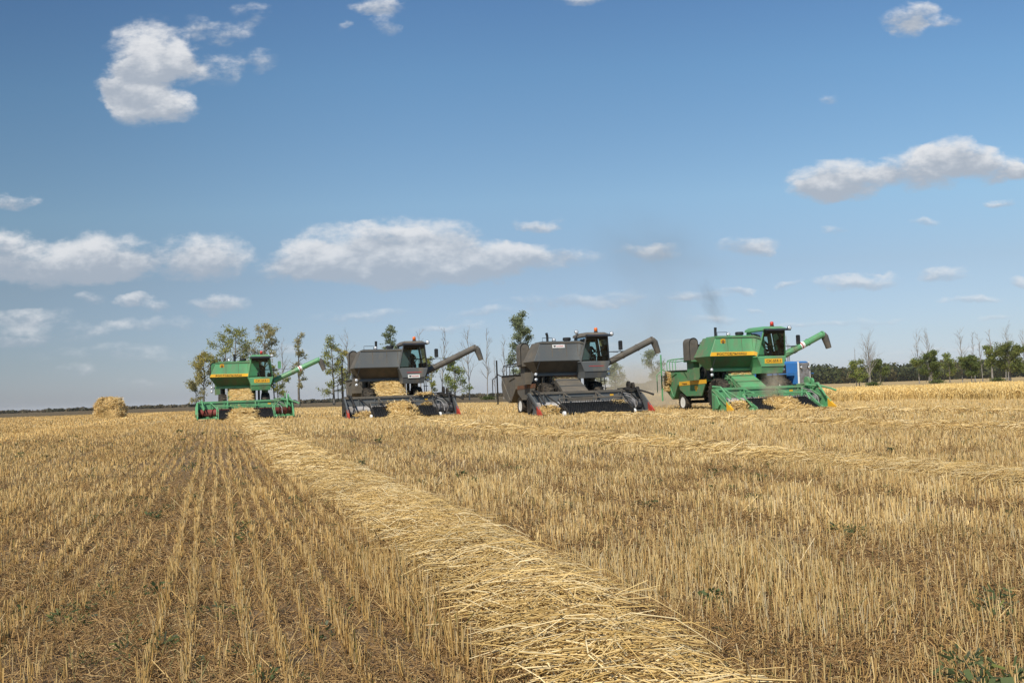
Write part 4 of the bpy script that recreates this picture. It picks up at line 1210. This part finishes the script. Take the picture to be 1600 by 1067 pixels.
SPECS = [
    ('green', dict(BASE_G, loc=loc_at(379, 59.5), rz=HEAD, hopper=False, collector=False, hauger=RED, tip=GREEN, rad=GREEN_DUSTY, mirror=GREEN),
     "farthest green combine, red auger in its header, at the head of the long windrow"),
    ('grey', dict(BASE_K, loc=loc_at(610, 50.0), rz=HEAD, sticker='cab', hopper=False),
     "grey combine with a white sticker on the cab nose, straw heaped on its feeder"),
    ('grey', dict(BASE_K, loc=loc_at(888, 46.6), rz=HEAD, left_lamp=True, bend=.05),
     "grey combine with a white sticker on the grain tank and a wide bare black pickup"),
    ('green', dict(BASE_G, loc=loc_at(1159, 45.4), hw=2.52, rear=.55, rz=R(15.8), endm2=GREEN_DUSTY),
     "green combine with yellow divider tips and a yellow-striped side hopper"),
]
DRIVER = ["driver in dark clothes seated in the cab of the farthest green combine",
          "driver in dark clothes at the wheel of the grey combine with a straw-covered feeder",
          "driver in dark clothes at the wheel of the second grey combine",
          "driver in dark clothes at the wheel of the green combine with yellow divider tips"]
combines = []
for i, (nm, P, lab) in enumerate(SPECS):
    c = make_combine(nm, P, lab)
    combines.append(c)
    M4 = Matrix.Translation(P['loc']) @ Matrix.Rotation(P['rz'], 4, 'Z')
    pr = bpy.data.objects.new('person', HUMAN)
    col.objects.link(pr)
    pr.location = M4 @ Vector((.98, -.14, 2.70)); pr.rotation_euler = (0, 0, P['rz'])
    tag(pr, DRIVER[i], 'person', 'drivers sitting in the combine cabs')
    hr = hair_mesh().build('hair', HAIR, pr, smooth=True)

# ---- straw carried by the machines
def heap(label, cat, M4, pieces, seed):
    parts = []
    for j, (c, size, n, flat) in enumerate(pieces):
        for v, f, k in straw_blob(c, size, 0, n, .34, .010, seed + j, 2.6, .16):
            parts.append((v, f, k))
    o = np_mesh('straw_heap', *merge(parts), M_STALK)
    o.matrix_world = M4
    tag(o, label, cat, 'straw heaps on and under the combines')
    return o
def slope_heap(label, M4, x0, x1, y0, y1, th, seed, n=900):
    """straw lying on the sloping feeder"""
    r = np.random.default_rng(seed)
    us, vs = np.linspace(x0, x1, 16), np.linspace(y0, y1, 20)
    U, Vv = np.meshgrid(us, vs, indexing='ij')
    def top(y): return np.where(y < -.9, .90 + (y + 1.72) / .82 * .46, 1.36 + (y + .9) / 1.24 * .60)
    e = np.clip(1 - np.abs((U - (x0 + x1) / 2) / ((x1 - x0) / 2)) ** 4, 0, 1) * np.clip(1 - np.abs((Vv - (y0 + y1) / 2) / ((y1 - y0) / 2)) ** 6, 0, 1)
    Z = top(Vv) - .03 + (th * (.55 + .8 * vnoise(U, Vv, .4, seed))) * e
    i = np.arange(U.size).reshape(U.shape)
    Fq = np.stack([i[:-1, :-1], i[1:, :-1], i[1:, 1:], i[:-1, 1:]], -1).reshape(-1, 4)
    parts = [(np.stack([U, Vv, Z], -1).reshape(-1, 3), Fq, np.array((0.55, 0.40, 0.175)) * r.uniform(.85, 1.1, (U.size, 1)))]
    k = r.integers(0, U.size, n)
    P = np.stack([U.ravel()[k], Vv.ravel()[k], Z.ravel()[k] + .015], 1) + r.normal(0, .03, (n, 3)) * [1, 1, .3]
    an = r.normal(0, .7, n)
    d = np.stack([np.cos(an), np.sin(an), .48 * np.sin(an) + r.normal(0, .08, n)], 1) * r.uniform(.08, .22, (n, 1))
    parts.append(strands(np.stack([P - d, P + r.normal(0, .015, (n, 3)), P + d], 1), r.uniform(.006, .011, n), straw_cols(n, r), r, 2, .8))
    o = np_mesh('straw_heap', *merge(parts), M_STALK)
    o.matrix_world = M4
    tag(o, label, 'straw heap', 'straw heaps on and under the combines')
Ms = [Matrix.Translation(P['loc']) @ Matrix.Rotation(P['rz'], 4, 'Z') for _, P, _ in SPECS]
slope_heap("straw covering the whole feeder of the farthest green combine", Ms[0], -.88, .46, -1.70, .30, .16, 201)
slope_heap("thick golden straw covering the feeder of the grey combine with a cab sticker", Ms[1], -.90, .48, -1.70, .32, .2, 202, 1200)
slope_heap("thin straw scatter on top of the feeder of the second grey combine", Ms[2], -.80, .40, -.05, .33, .06, 203, 260)
slope_heap("straw lying on the top of the feeder of the green combine with yellow tips", Ms[3], -.70, .42, -.15, .33, .07, 204, 320)
heap("straw gathered in the middle of the header of the farthest green combine", 'straw heap', Ms[0], [((-.15, -2.9, .05), (1.9, 2.4, .62), 900, 0), ((-.2, -4.0, .0), (1.6, 2.0, .32), 600, 0)], 210)
heap("large golden straw heap in the pickup mouth of the first grey combine", 'straw heap', Ms[1], [((-.15, -2.9, .05), (1.55, 2.2, .74), 1200, 0), ((-.2, -4.0, .0), (1.5, 2.0, .34), 800, 0)], 220)
heap("small straw clump beside the left red tip of the second grey combine", 'straw heap', Ms[2], [((-2.1, -2.7, .14), (.9, .7, .36), 420, 0)], 230)
heap("brown straw clump at the right end of the wide black pickup", 'straw heap', Ms[2], [((1.3, -2.7, .30), (.8, .6, .32), 380, 0)], 235)
heap("small straw clump on the right half of the first grey combine's header", 'straw heap', Ms[1], [((1.25, -2.6, .42), (.5, .45, .30), 260, 0)], 240)
heap("thin straw layer on the top beam of the first grey combine's header", 'straw heap', Ms[1], [((1.35, -1.75, 1.12), (.8, .3, .10), 200, 0)], 242)
heap("low straw clump in the left half of the first grey combine's header", 'straw heap', Ms[1], [((-1.85, -2.7, .14), (.9, .6, .24), 300, 0)], 245)
heap("straw mass in the middle of the header of the green combine with yellow tips", 'straw heap', Ms[3], [((-.1, -2.9, .05), (1.55, 2.0, .62), 1000, 0), ((0, -4.1, .0), (1.5, 1.6, .30), 700, 0)], 250)
heap("straw clump on the left part of the header of the green combine with yellow tips", 'straw heap', Ms[3], [((-1.85, -2.8, .10), (.95, .8, .42), 500, 0)], 255)
heap("tuft of straw hanging out at the back of the green combine's straw collector", 'straw heap', Ms[3], [((-1.55, 4.95, 1.45), (.35, .6, .55), 380, 0), ((-1.55, 5.05, 1.05), (.3, .5, .45), 260, 0)], 260)
# ------------------------------------------------------------------ trees
BARK = mixed('grey_bark', (0.20, 0.175, 0.15), (0.10, 0.085, 0.07), 1.2, .4, .65, .9, .1)
BARK_PALE = mixed('pale_bark', (0.30, 0.275, 0.25), (0.15, 0.13, 0.11), 1.0, .45, .7, .9, .1)
TG = "trees in the shelterbelts beyond the field"

def limb(mb, p, d, L, r0, rr, depth, tips, curl=.25, kids=4, thin=.5):
    """one bent limb with its side branches; gathers points along the outer wood"""
    n = 5
    pts = [p.copy()]
    dd = d.normalized()
    for k in range(n):
        dd = (dd + Vector((rr.gauss(0, curl), rr.gauss(0, curl), rr.gauss(.06, curl * .6))) * .35).normalized()
        pts.append(pts[-1] + dd * (L / n))
    mb.tube(pts, [r0 * (1 - .82 * k / n) for k in range(n + 1)], 5 if depth else 4, cap=False)
    for k in range(2, n + 1):
        tips.append((pts[k], depth))
    if depth > 0:
        for k in range(kids):
            t = rr.uniform(.25, .95)
            i = min(int(t * n), n - 1)
            q = pts[i].lerp(pts[i + 1], t * n - i)
            ax = (pts[i + 1] - pts[i]).normalized()
            side = ax.cross(Vector((rr.gauss(0, 1), rr.gauss(0, 1), rr.gauss(0, 1)))).normalized()
            nd = (ax * rr.uniform(.5, 1.0) + side * rr.uniform(.45, .9) + Vector((0, 0, .15))).normalized()
            limb(mb, q, nd, L * rr.uniform(.35, .6) * (1.15 - .5 * t), r0 * thin * (1 - .6 * t), rr, depth - 1, tips, curl, max(2, kids - 1), thin)

OLIVE = [(.30, .31, .07), (.38, .36, .09), (.22, .24, .06)]
YELLOW_L = [(.46, .37, .10), (.37, .33, .10), (.30, .29, .09)]
PINKISH = [(.42, .36, .16), (.36, .32, .13), (.27, .27, .10)]
FRESH = [(.24, .29, .075), (.34, .35, .10), (.17, .215, .06)]
DARKG = [(.15, .19, .05), (.195, .225, .06), (.115, .15, .042)]
GREYG = [(.23, .27, .14), (.30, .33, .19), (.17, .205, .10)]

def tree(px, top_y, D, kind, label, pal=OLIVE, seed=0, width=None, name='tree', lean=0.0, crown0=.25, dens=1.0, stems=1, leaf=.26, bark=None, bare_top=0.0):
    rr = random.Random(seed * 7 + 3)
    r = np.random.default_rng(seed + 500)
    top = place(px, top_y, D)
    gz = tz(top.x, top.y)
    H = top.z - gz
    root = empty(name, (top.x, top.y, gz - .05), 0)
    tag(root, label, 'tree', TG)
    mb, tips = MB(), []
    Wd = 1.15 * (width or 20) / F_PX * D / 2               # crown half width in metres
    for s in range(stems):
        hs = H * (1 - .14 * s * rr.random() - (.0 if s == 0 else .06))
        bx, by = (0, 0) if s == 0 else (rr.uniform(-.5, .5) * Wd * .4, rr.uniform(-.4, .4))
        dx = lean * H if s == 0 else (lean + rr.uniform(-.12, .12)) * H
        pts = []
        n = 9
        for k in range(n + 1):
            t = k / n
            pts.append(Vector((bx + dx * t ** 1.3 + rr.gauss(0, .012) * H * t, by + rr.gauss(0, .012) * H * t, hs * t)))
        r0 = .016 * H + .03
        if kind == 'bare': r0 = .0075 * H + .02
        mb.tube(pts, [r0 * (1.25 if k == 0 else 1 - .88 * k / n) for k in range(n + 1)], 7)
        nl = {'bare': 16, 'round': 18, 'cone': 22, 'column': 20, 'sparse': 13, 'bush': 12}[kind]
        nl = max(5, int(nl / (1 if stems == 1 else 1.5)))
        for k in range(nl):
            t = lerp(crown0, .96, (k + rr.random()) / nl)
            i = min(int(t * n), n - 1)
            q = pts[i].lerp(pts[i + 1], t * n - i)
            az = rr.uniform(0, 2 * math.pi)
            u = (t - crown0) / (1 - crown0)
            prof = {'bare': .85 - .45 * u, 'round': math.sin(math.pi * min(.96, .18 + .78 * u)) ** .7, 'cone': 1.0 - .78 * u, 'column': .8 * math.sin(math.pi * min(.95, .15 + .8 * u)) ** .5, 'sparse': .55 + .4 * math.sin(math.pi * u), 'bush': math.sin(math.pi * min(.95, .25 + .7 * u)) ** .6}[kind]
            L = Wd * prof * rr.uniform(.75, 1.25)
            up = {'bare': 1.7, 'round': .65, 'cone': .25, 'column': .9, 'sparse': .8, 'bush': .6}[kind]
            if kind == 'bare': L *= 2.1
            d = Vector((math.cos(az), math.sin(az), up * rr.uniform(.6, 1.3)))
            limb(mb, q, d, max(L, .4), r0 * (.42 - .22 * u) * (1.5 if kind == 'bare' else 1), rr, 1 if kind != 'bare' else 2, tips, .25, 4)
    mb.build('trunk', bark or (BARK_PALE if kind == 'bare' else BARK), root)
    if dens > 0:
        T = np.array([p for p, dpt in tips])
        if bare_top: T = T[T[:, 2] < H * (1 - bare_top)]
        if kind == 'bare': T = T[T[:, 2] < H * .45]
        if len(T) < 3: return root
        per = int({'bare': 420, 'round': 4600, 'cone': 4000, 'column': 4200, 'sparse': 1900, 'bush': 3200}[kind] * dens)
        # leaves come in clumps round the twigs, so the crown keeps gaps
        ncl = max(8, int(per / 9))
        pick = T[r.integers(0, len(T), ncl)]
        cl = pick + r.normal(0, .03 * Wd + .12, pick.shape)
        idx = r.integers(0, ncl, per)
        P = cl[idx] + r.normal(0, 1, (per, 3)) * np.array([.34, .34, .24]) * (.6 + .09 * Wd)
        P[:, 2] = np.clip(P[:, 2], .15, None)
        palA = np.array(pal)
        tone = r.choice(len(pal), ncl, p=[.5, .3, .2])
        c = palA[tone[idx]] * r.uniform(.75, 1.25, (per, 1))
        n_ = norm(r.normal(size=(per, 3)))
        U = norm(np.cross(n_, r.normal(size=(per, 3))))
        Wv = np.cross(n_, U)
        s = .80 * leaf * r.uniform(.5, 1.15, (per, 1)) / 2 * 1.3
        V, Fq, C = cards(P, U * s, Wv * s * .62, c)
        np_mesh('crown', V, Fq, C, M_LEAF, root)
    return root

DL = 215.0
tree(317, 554, DL, 'round', "yellowing tree leaning beside the tank of the farthest green combine", YELLOW_L, 1, 36, lean=.02, crown0=.35, dens=.75)
tree(306, 597, DL - 12, 'bush', "low yellowish shrub tree at the foot of the yellowing leaning tree", PINKISH, 2, 28, crown0=.15, dens=.45)
tree(366, 515, DL, 'round', "big olive tree standing right behind the farthest green combine", OLIVE, 3, 58, crown0=.30, dens=1.25, stems=2)
tree(412, 509, DL + 4, 'round', "tall pale olive tree above the cab of the farthest green combine", PINKISH, 4, 48, crown0=.42, dens=.85)
tree(440, 533, DL, 'bare', "thin bare tree with a few low leaves above the green unloading auger", OLIVE, 5, 26, dens=1.2)
tree(433, 578, DL - 8, 'bush', "low olive shrub tree under the green unloading auger", OLIVE, 6, 30, crown0=.15, dens=.55)
tree(465, 520, DL, 'sparse', "tall sparse tree with a pinkish top beside the green auger spout", PINKISH, 7, 24, crown0=.22, dens=1.0)
tree(519, 526, DL, 'cone', "conical loose-leaved tree between the first green combine and the grey one", OLIVE, 8, 50, crown0=.12, dens=.85)
tree(534, 545, DL + 3, 'sparse', "slim tree with orange-olive leaves next to the conical tree", YELLOW_L, 9, 22, crown0=.3, dens=.8)
tree(542, 518, DL + 6, 'bare', "bare forked tree rising behind the slim orange-olive tree", OLIVE, 10, 30, dens=0)
tree(611, 509, DL, 'round', "leafy treetop showing above the tank of the grey combine with a cab sticker", GREYG, 11, 28, crown0=.35, dens=.6)
tree(655, 513, DL, 'bare', "bare tree just above the cab roof of the grey combine with a cab sticker", OLIVE, 12, 20, dens=0)
tree(688, 511, DL, 'bare', "tall bare tree right of the cab of the grey combine with a cab sticker", OLIVE, 13, 24, dens=0, lean=.05)
tree(673, 560, DL - 5, 'sparse', "small sparse leafy tree below the mirror of the grey combine with a cab sticker", OLIVE, 14, 20, crown0=.15, dens=.7)
tree(709, 554, DL, 'cone', "bright leafy tree under the auger of the grey combine with a cab sticker", FRESH, 15, 42, crown0=.15, dens=.9)
tree(730, 515, DL + 4, 'bare', "bare spreading tree behind the bright leafy tree", OLIVE, 16, 34, dens=0)
tree(758, 514, DL, 'bare', "lone bare tree standing just past the auger spout of the grey combine", OLIVE, 17, 20, dens=0, lean=.03)
tree(772, 556, DL - 10, 'bare', "short dead trunk beside the rear post of the second grey combine", OLIVE, 18, 10, dens=0)
tree(784, 525, DL, 'bare', "thin bare tree left of the dense weeping tree", OLIVE, 19, 16, dens=0, lean=.04)
tree(810, 493, DL - 25, 'column', "dense grey-green weeping tree above the second grey combine", GREYG, 20, 44, crown0=.3, dens=1.9, leaf=.24)
tree(960, 566, DL, 'cone', "low hazy tree below the auger of the second grey combine", GREYG, 21, 34, crown0=.15, dens=.8)
tree(932, 590, DL - 10, 'bush', "small hazy shrub tree beside the low hazy tree", GREYG, 22, 26, crown0=.12, dens=.5)
tree(1018, 548, DL, 'round', "silvery loose tree in the dust between the grey and the green combine", GREYG, 23, 32, crown0=.2, dens=.55)
tree(1228, 522, DL, 'bare', "bare tree seen between the cab and the auger of the near green combine", OLIVE, 24, 14, dens=0)
DR = 230.0
tree(1341, 566, DR, 'bush', "green bushy tree nearest the blue tractor", FRESH, 31, 24, crown0=.15, dens=.9)
tree(1335, 541, DR + 2, 'bare', "thin dead stem rising out of the green bushy tree", OLIVE, 32, 6, dens=0)
tree(1356, 521, DR, 'bare', "many-stemmed bare tree, broadest of the leafless trees on the right", OLIVE, 33, 30, stems=4, dens=0)
tree(1374, 566, DR + 4, 'bush', "small dark tree beside the many-stemmed bare tree", DARKG, 34, 24, crown0=.35, dens=.8)
tree(1432, 520, DR, 'bare', "bare tree with yellow-green sprays round its foot", FRESH, 35, 24, dens=2.2)
tree(1447, 513, DR + 3, 'bare', "tallest twin-stemmed bare tree on the right", OLIVE, 36, 24, stems=2, dens=0)
tree(1454, 552, DR - 4, 'round', "dense round green tree in front of the tallest bare tree", DARKG, 37, 26, crown0=.12, dens=1.4)
tree(1482, 557, DR, 'sparse', "loose yellow-green young tree in the middle of the right tree row", FRESH, 38, 20, crown0=.2, dens=1.0)
tree(1499, 514, DR, 'bare', "straight bare tree next to the loose yellow-green young tree", FRESH, 39, 22, dens=1.5)
tree(1516, 559, DR - 3, 'round', "broad dark green tree under two thin bare stems", DARKG, 40, 28, crown0=.2, dens=1.3)
tree(1519, 517, DR + 3, 'bare', "thin bare stem directly above the broad dark green tree", OLIVE, 41, 12, dens=0)
tree(1531, 520, DR + 3, 'bare', "slender bare stem leaning left beside the tall half-leafy tree", OLIVE, 42, 14, dens=0, lean=-.04)
tree(1546, 514, DR - 5, 'column', "tall half-leafy tree with a bare top and pale trunk", FRESH, 43, 22, crown0=.25, dens=.75, bare_top=.32, bark=BARK_PALE)
tree(1575, 541, DR - 8, 'round', "biggest round green tree at the right end of the tree row", [(.21, .23, .055), (.17, .20, .05), (.12, .145, .04)], 44, 46, crown0=.16, dens=1.9, stems=2)
tree(1571, 511, DR + 2, 'bare', "bare branching top showing above the biggest round green tree", OLIVE, 45, 30, stems=2, dens=0)
tree(1598, 517, DR, 'bare', "bare tree at the very right edge of the picture", OLIVE, 46, 22, dens=0)
tree(1618, 545, DR, 'round', "green tree just outside the right edge", DARKG, 47, 30, crown0=.2, dens=1.0)
def low_bush(px, D, label, seed, h=.9, w=2.0):
    p = place(px, 560, D)
    r = np.random.default_rng(seed)
    n = 340
    P = r.normal(0, 1, (n, 3)) * [w * .4, .5, .25 * h] + [0, 0, h * .45]
    P[:, 2] = np.abs(P[:, 2])
    c = np.array(DARKG)[r.integers(0, 3, n)] * r.uniform(.5, 1.1, (n, 1))
    U = norm(r.normal(size=(n, 3))) * .13; Wv = norm(np.cross(U, r.normal(size=(n, 3)))) * .09
    o = np_mesh('low_bush', *cards(P, U, Wv, c), M_LEAF)
    o.location = (p.x, p.y, tz(p.x, p.y))
    tag(o, label, 'bush', "low bushes at the foot of the trees")
low_bush(761, 205, "small dark bush at the foot of the lone bare tree", 71)
low_bush(1462, 222, "small brown bush at the foot of the dense round tree", 72)
low_bush(1556, 222, "small dark bush between the half-leafy and the biggest tree", 73)
low_bush(1362, 222, "small bush at the foot of the many-stemmed bare tree", 74)

# ---- far wood on the right and scrub along the left horizon, each one mass
def far_mass(name, px0, px1, D, dD, hfun, n_cl, per, leaf, pal, seed, label, cat):
    r = np.random.default_rng(seed)
    pxs = r.uniform(px0, px1, n_cl)
    ds = D + r.uniform(-dD, dD, n_cl)
    out = []
    for p, d in zip(pxs, ds):
        h = hfun(p) / F_PX * D * r.uniform(.62, 1.12)
        q = place(p, 600, d)
        w = h * r.uniform(.5, .9) + .8
        k = per
        dirs = norm(r.normal(size=(k, 3))) * (r.random((k, 1)) ** .4)
        P = np.array([q.x, q.y, 0]) + dirs * [w, w, h * .52] + [0, 0, h * .48]
        P[:, 2] = np.clip(P[:, 2], .05, None)
        c = np.array(pal[r.integers(0, len(pal))]) * r.uniform(.7, 1.2, (k, 1))
        nrm = norm(dirs + r.normal(0, .5, (k, 3)))
        U = norm(np.cross(nrm, r.normal(size=(k, 3)))); Wv = np.cross(nrm, U)
        s = leaf * r.uniform(.5, 1.2, (k, 1)) / 2
        out.append(cards(P, U * s, Wv * s, c))
    o = np_mesh(name, *merge(out), M_LEAF)
    tag(o, label, cat, kind='stuff')
hw_ = lambda p: float(np.interp(p, [940, 975, 1030, 1150, 1260, 1320, 1450, 1700], [5, 9, 16, 22, 30, 27, 30, 30]))
far_mass('far_wood', 950, 1750, 640, 40, hw_, 330, 200, 1.5, [(.070, .085, .026), (.095, .105, .030), (.055, .070, .024), (.115, .10, .036)], 81, "dark green wood stretching along the right horizon behind the tree row", "wood")
far_mass('scrub', -150, 1000, 470, 50, lambda p: 5.5, 420, 26, 1.0, [(.14, .115, .07), (.10, .095, .06), (.17, .135, .085)], 82, "low brown scrub along the left horizon beyond the fallow strip", "scrub")

# ------------------------------------------------------------------ blue tractor behind the near green combine
def tractor():
    D = 57.0
    x = (1210 - 800) / F_PX * D
    root = empty('tractor', (x, D, tz(x, D)), R(38))
    tag(root, "blue tractor with a grey front grille half hidden behind the near green combine", 'tractor')
    MB().loft([[(-.55, -1.9, 1.15), (.55, -1.9, 1.15), (.55, .7, 1.15), (-.55, .7, 1.15)], [(-.58, -1.92, 2.35), (.58, -1.92, 2.35), (.58, .7, 2.45), (-.58, .7, 2.45)], [(-.46, -1.80, 2.46), (.46, -1.80, 2.46), (.46, .7, 2.55), (-.46, .7, 2.55)]]).build('hood', BLUE, root)
    g = MB().box(-.50, .50, -1.99, -1.915, 1.2, 2.36).build('grille', STEEL, root)
    b = MB()
    for k in range(9): b.box(-.46, .46, -2.0, -1.985, 1.27 + .12 * k, 1.30 + .12 * k)
    b.build('slats', STEEL, g)
    MB().box(-.54, -.50, -2.0, -1.9, 1.15, 2.42).box(.50, .54, -2.0, -1.9, 1.15, 2.42).build('grille_frame', WHITE, g)
    lv = MB().box(-.60, -.565, -1.15, .68, 1.2, 2.28)
    for k in range(6): lv.box(-.615, -.60, -1.1, .6, 1.32 + .16 * k, 1.36 + .16 * k)
    lv.build('side_louvre', DARK, root)
    MB().lathe((-.1, -1.0, 2.5), (0, 0, 1), [(.09, 0), (.09, .3), (.13, .33), (.2, .48), (.2, .6), (.17, .62), (.001, .62)], 14).build('air_precleaner', STEEL, root)
    MB().tube([(.25, -.5, 2.5), (.25, -.5, 3.15), (.25, -.42, 3.3)], .05, 8).build('exhaust_pipe', BLACK, root)
    c = MB()
    for sx in (-.75, .75):
        for sy, ey in ((.75, .85), (2.1, 2.0)): c.tube([(sx, sy, 1.5), (sx * .93, ey, 3.0)], .05, 4)
    c.box(-.80, .80, .7, 2.15, 1.2, 2.0)
    cb = c.build('cab', BLUE, root)
    MB().loft([[(-.8, .7, 3.0), (.8, .7, 3.0), (.8, 2.2, 3.0), (-.8, 2.2, 3.0)], [(-.7, .8, 3.14), (.7, .8, 3.14), (.7, 2.1, 3.14), (-.7, 2.1, 3.14)]]).build('roof', WHITE, cb)
    MB().add([(-.74, .76, 2.0), (.74, .76, 2.0), (.69, .86, 3.0), (-.69, .86, 3.0)], [(0, 1, 2, 3)]).build('windscreen', GLASS, cb)
    for s in (-1, 1):
        MB().add([(s * .76, .78, 2.0), (s * .76, 2.1, 2.0), (s * .70, 2.0, 3.0), (s * .70, .86, 3.0)], [(0, 1, 2, 3)]).build('side_window', GLASS, cb)
        MB().box(s * .95 - .28, s * .95 + .28, -1.75, -.15, 1.72, 1.78).build('mudguard', BLUE, root)
        lamp(root, (s * .36, -2.02, 2.1), .09, BLACK)
    MB().box(-.35, .35, -1.7, 2.2, .75, 1.15).box(-.9, .9, -1.05, -.85, .72, .92).box(-.9, .9, 1.5, 1.7, .72, .92).build('chassis', DARK, root)
    for y_ in (-.95, 1.6):
        wheel(root, -.98, y_, .82, .52, WHITE, .38); wheel(root, .98, y_, .82, .52, WHITE, .38)
tractor()
# ------------------------------------------------------------------ smoke, dust and haze
def vol_mat(name, colr, density, scale, lo, hi, falloff=True, aniso=0.0, absorb=None, stretch=(1, 1, 1), wisp=.5):
    m = bpy.data.materials.new(name); m.use_nodes = True
    n, l = m.node_tree.nodes, m.node_tree.links
    n.clear()
    out = n.new('ShaderNodeOutputMaterial')
    v = n.new('ShaderNodeVolumePrincipled')
    v.inputs['Color'].default_value = (*colr, 1)
    v.inputs['Anisotropy'].default_value = aniso
    if absorb: v.inputs['Absorption Color'].default_value = (*absorb, 1)
    t = n.new('ShaderNodeTexCoord')
    mp = n.new('ShaderNodeMapping'); mp.inputs['Scale'].default_value = stretch
    l.new(t.outputs['Object'], mp.inputs[0])
    nz = n.new('ShaderNodeTexNoise'); nz.inputs['Scale'].default_value = scale; nz.inputs['Detail'].default_value = 3; nz.inputs['Roughness'].default_value = .55
    l.new(mp.outputs[0], nz.inputs['Vector'])
    mr = n.new('ShaderNodeMapRange'); mr.interpolation_type = 'SMOOTHSTEP'
    l.new(nz.outputs[0], mr.inputs[0])
    for i, q in enumerate((lo, hi, 0.0, 1.0)): mr.inputs[i + 1].default_value = q
    # thins out towards the rim of the puff (the mesh is a unit ball scaled by the object)
    ln = n.new('ShaderNodeVectorMath'); ln.operation = 'LENGTH'
    l.new(t.outputs['Object'], ln.inputs[0])
    fo = n.new('ShaderNodeMapRange'); fo.interpolation_type = 'SMOOTHSTEP'
    l.new(ln.outputs['Value'], fo.inputs[0])
    for i, q in enumerate((.15, .97, 1.0, 0.0)): fo.inputs[i + 1].default_value = q
    a = n.new('ShaderNodeMath'); a.operation = 'MULTIPLY'
    l.new(mr.outputs[0], a.inputs[0]); l.new(fo.outputs[0], a.inputs[1])
    b = n.new('ShaderNodeMath'); b.operation = 'MULTIPLY'; b.inputs[1].default_value = density
    l.new(a.outputs[0], b.inputs[0]); l.new(b.outputs[0], v.inputs['Density'])
    l.new(v.outputs[0], out.inputs['Volume'])
    return m
def puff(name, c, size, mat, label, cat, rot=(0, 0, 0)):
    bm = bmesh.new()
    bmesh.ops.create_icosphere(bm, subdivisions=3, radius=1.0)
    me = bpy.data.meshes.new(name); bm.to_mesh(me); bm.free()
    me.materials.append(mat)
    o = bpy.data.objects.new(name, me); col.objects.link(o)
    o.location = c; o.scale = size; o.rotation_euler = rot
    tag(o, label, cat, kind='stuff')
    return o
SOOT = vol_mat('exhaust_smoke', (.22, .22, .23), .95, 1.9, .36, .72)
SOOT_THIN = vol_mat('thin_exhaust_smoke', (.30, .30, .31), .135, 1.7, .30, .70)
DUSTV = vol_mat('field_dust', (.80, .70, .55), 2.6, 1.6, .36, .66)
DUST_LOW = vol_mat('settling_dust', (.82, .74, .60), .26, 1.5, .28, .64)
COLUMN = vol_mat('drifting_haze_of_smoke', (.46, .44, .42), .085, 1.6, .28, .70)
puff('smoke', place(1112, 474, 46.8), (.72, .7, 1.75), SOOT, "dark exhaust smoke just above the exhaust of the near green combine", 'smoke', (0, R(-24), 0))
puff('smoke', place(1022, 396, 48), (4.6, 2.2, 2.9), SOOT_THIN, "thin grey smoke drifting high over the two right-hand combines", 'smoke', (0, R(24), 0))
puff('smoke', place(1010, 520, 52), (4.2, 3.5, 4.6), COLUMN, "faint column of brownish smoke between the second grey and the near green combine", 'smoke', (0, R(8), 0))
puff('dust', place(1207, 602, 42.2), (.75, .6, 1.0), DUSTV, "grey dust rising beside the feeder of the near green combine", 'dust')
puff('dust', place(1018, 612, 62), (6.0, 8.0, 2.6), DUST_LOW, "pale dust hanging over the field between the second grey and the green combine", 'dust')
HZ = bpy.data.materials.new('haze'); HZ.use_nodes = True
HZ.node_tree.nodes.remove(HZ.node_tree.nodes['Principled BSDF'])
hv = HZ.node_tree.nodes.new('ShaderNodeVolumePrincipled')
hv.inputs['Color'].default_value = (.86, .90, .95, 1)
hv.inputs['Density'].default_value = .00007
HZ.node_tree.links.new(hv.outputs[0], HZ.node_tree.nodes['Material Output'].inputs['Volume'])
hb = MB().box(-9500, 9500, -700, 10500, -1.2, 26)
haze = hb.build('haze', HZ)
tag(haze, "pale air softening everything towards the horizon", 'haze', kind='stuff')
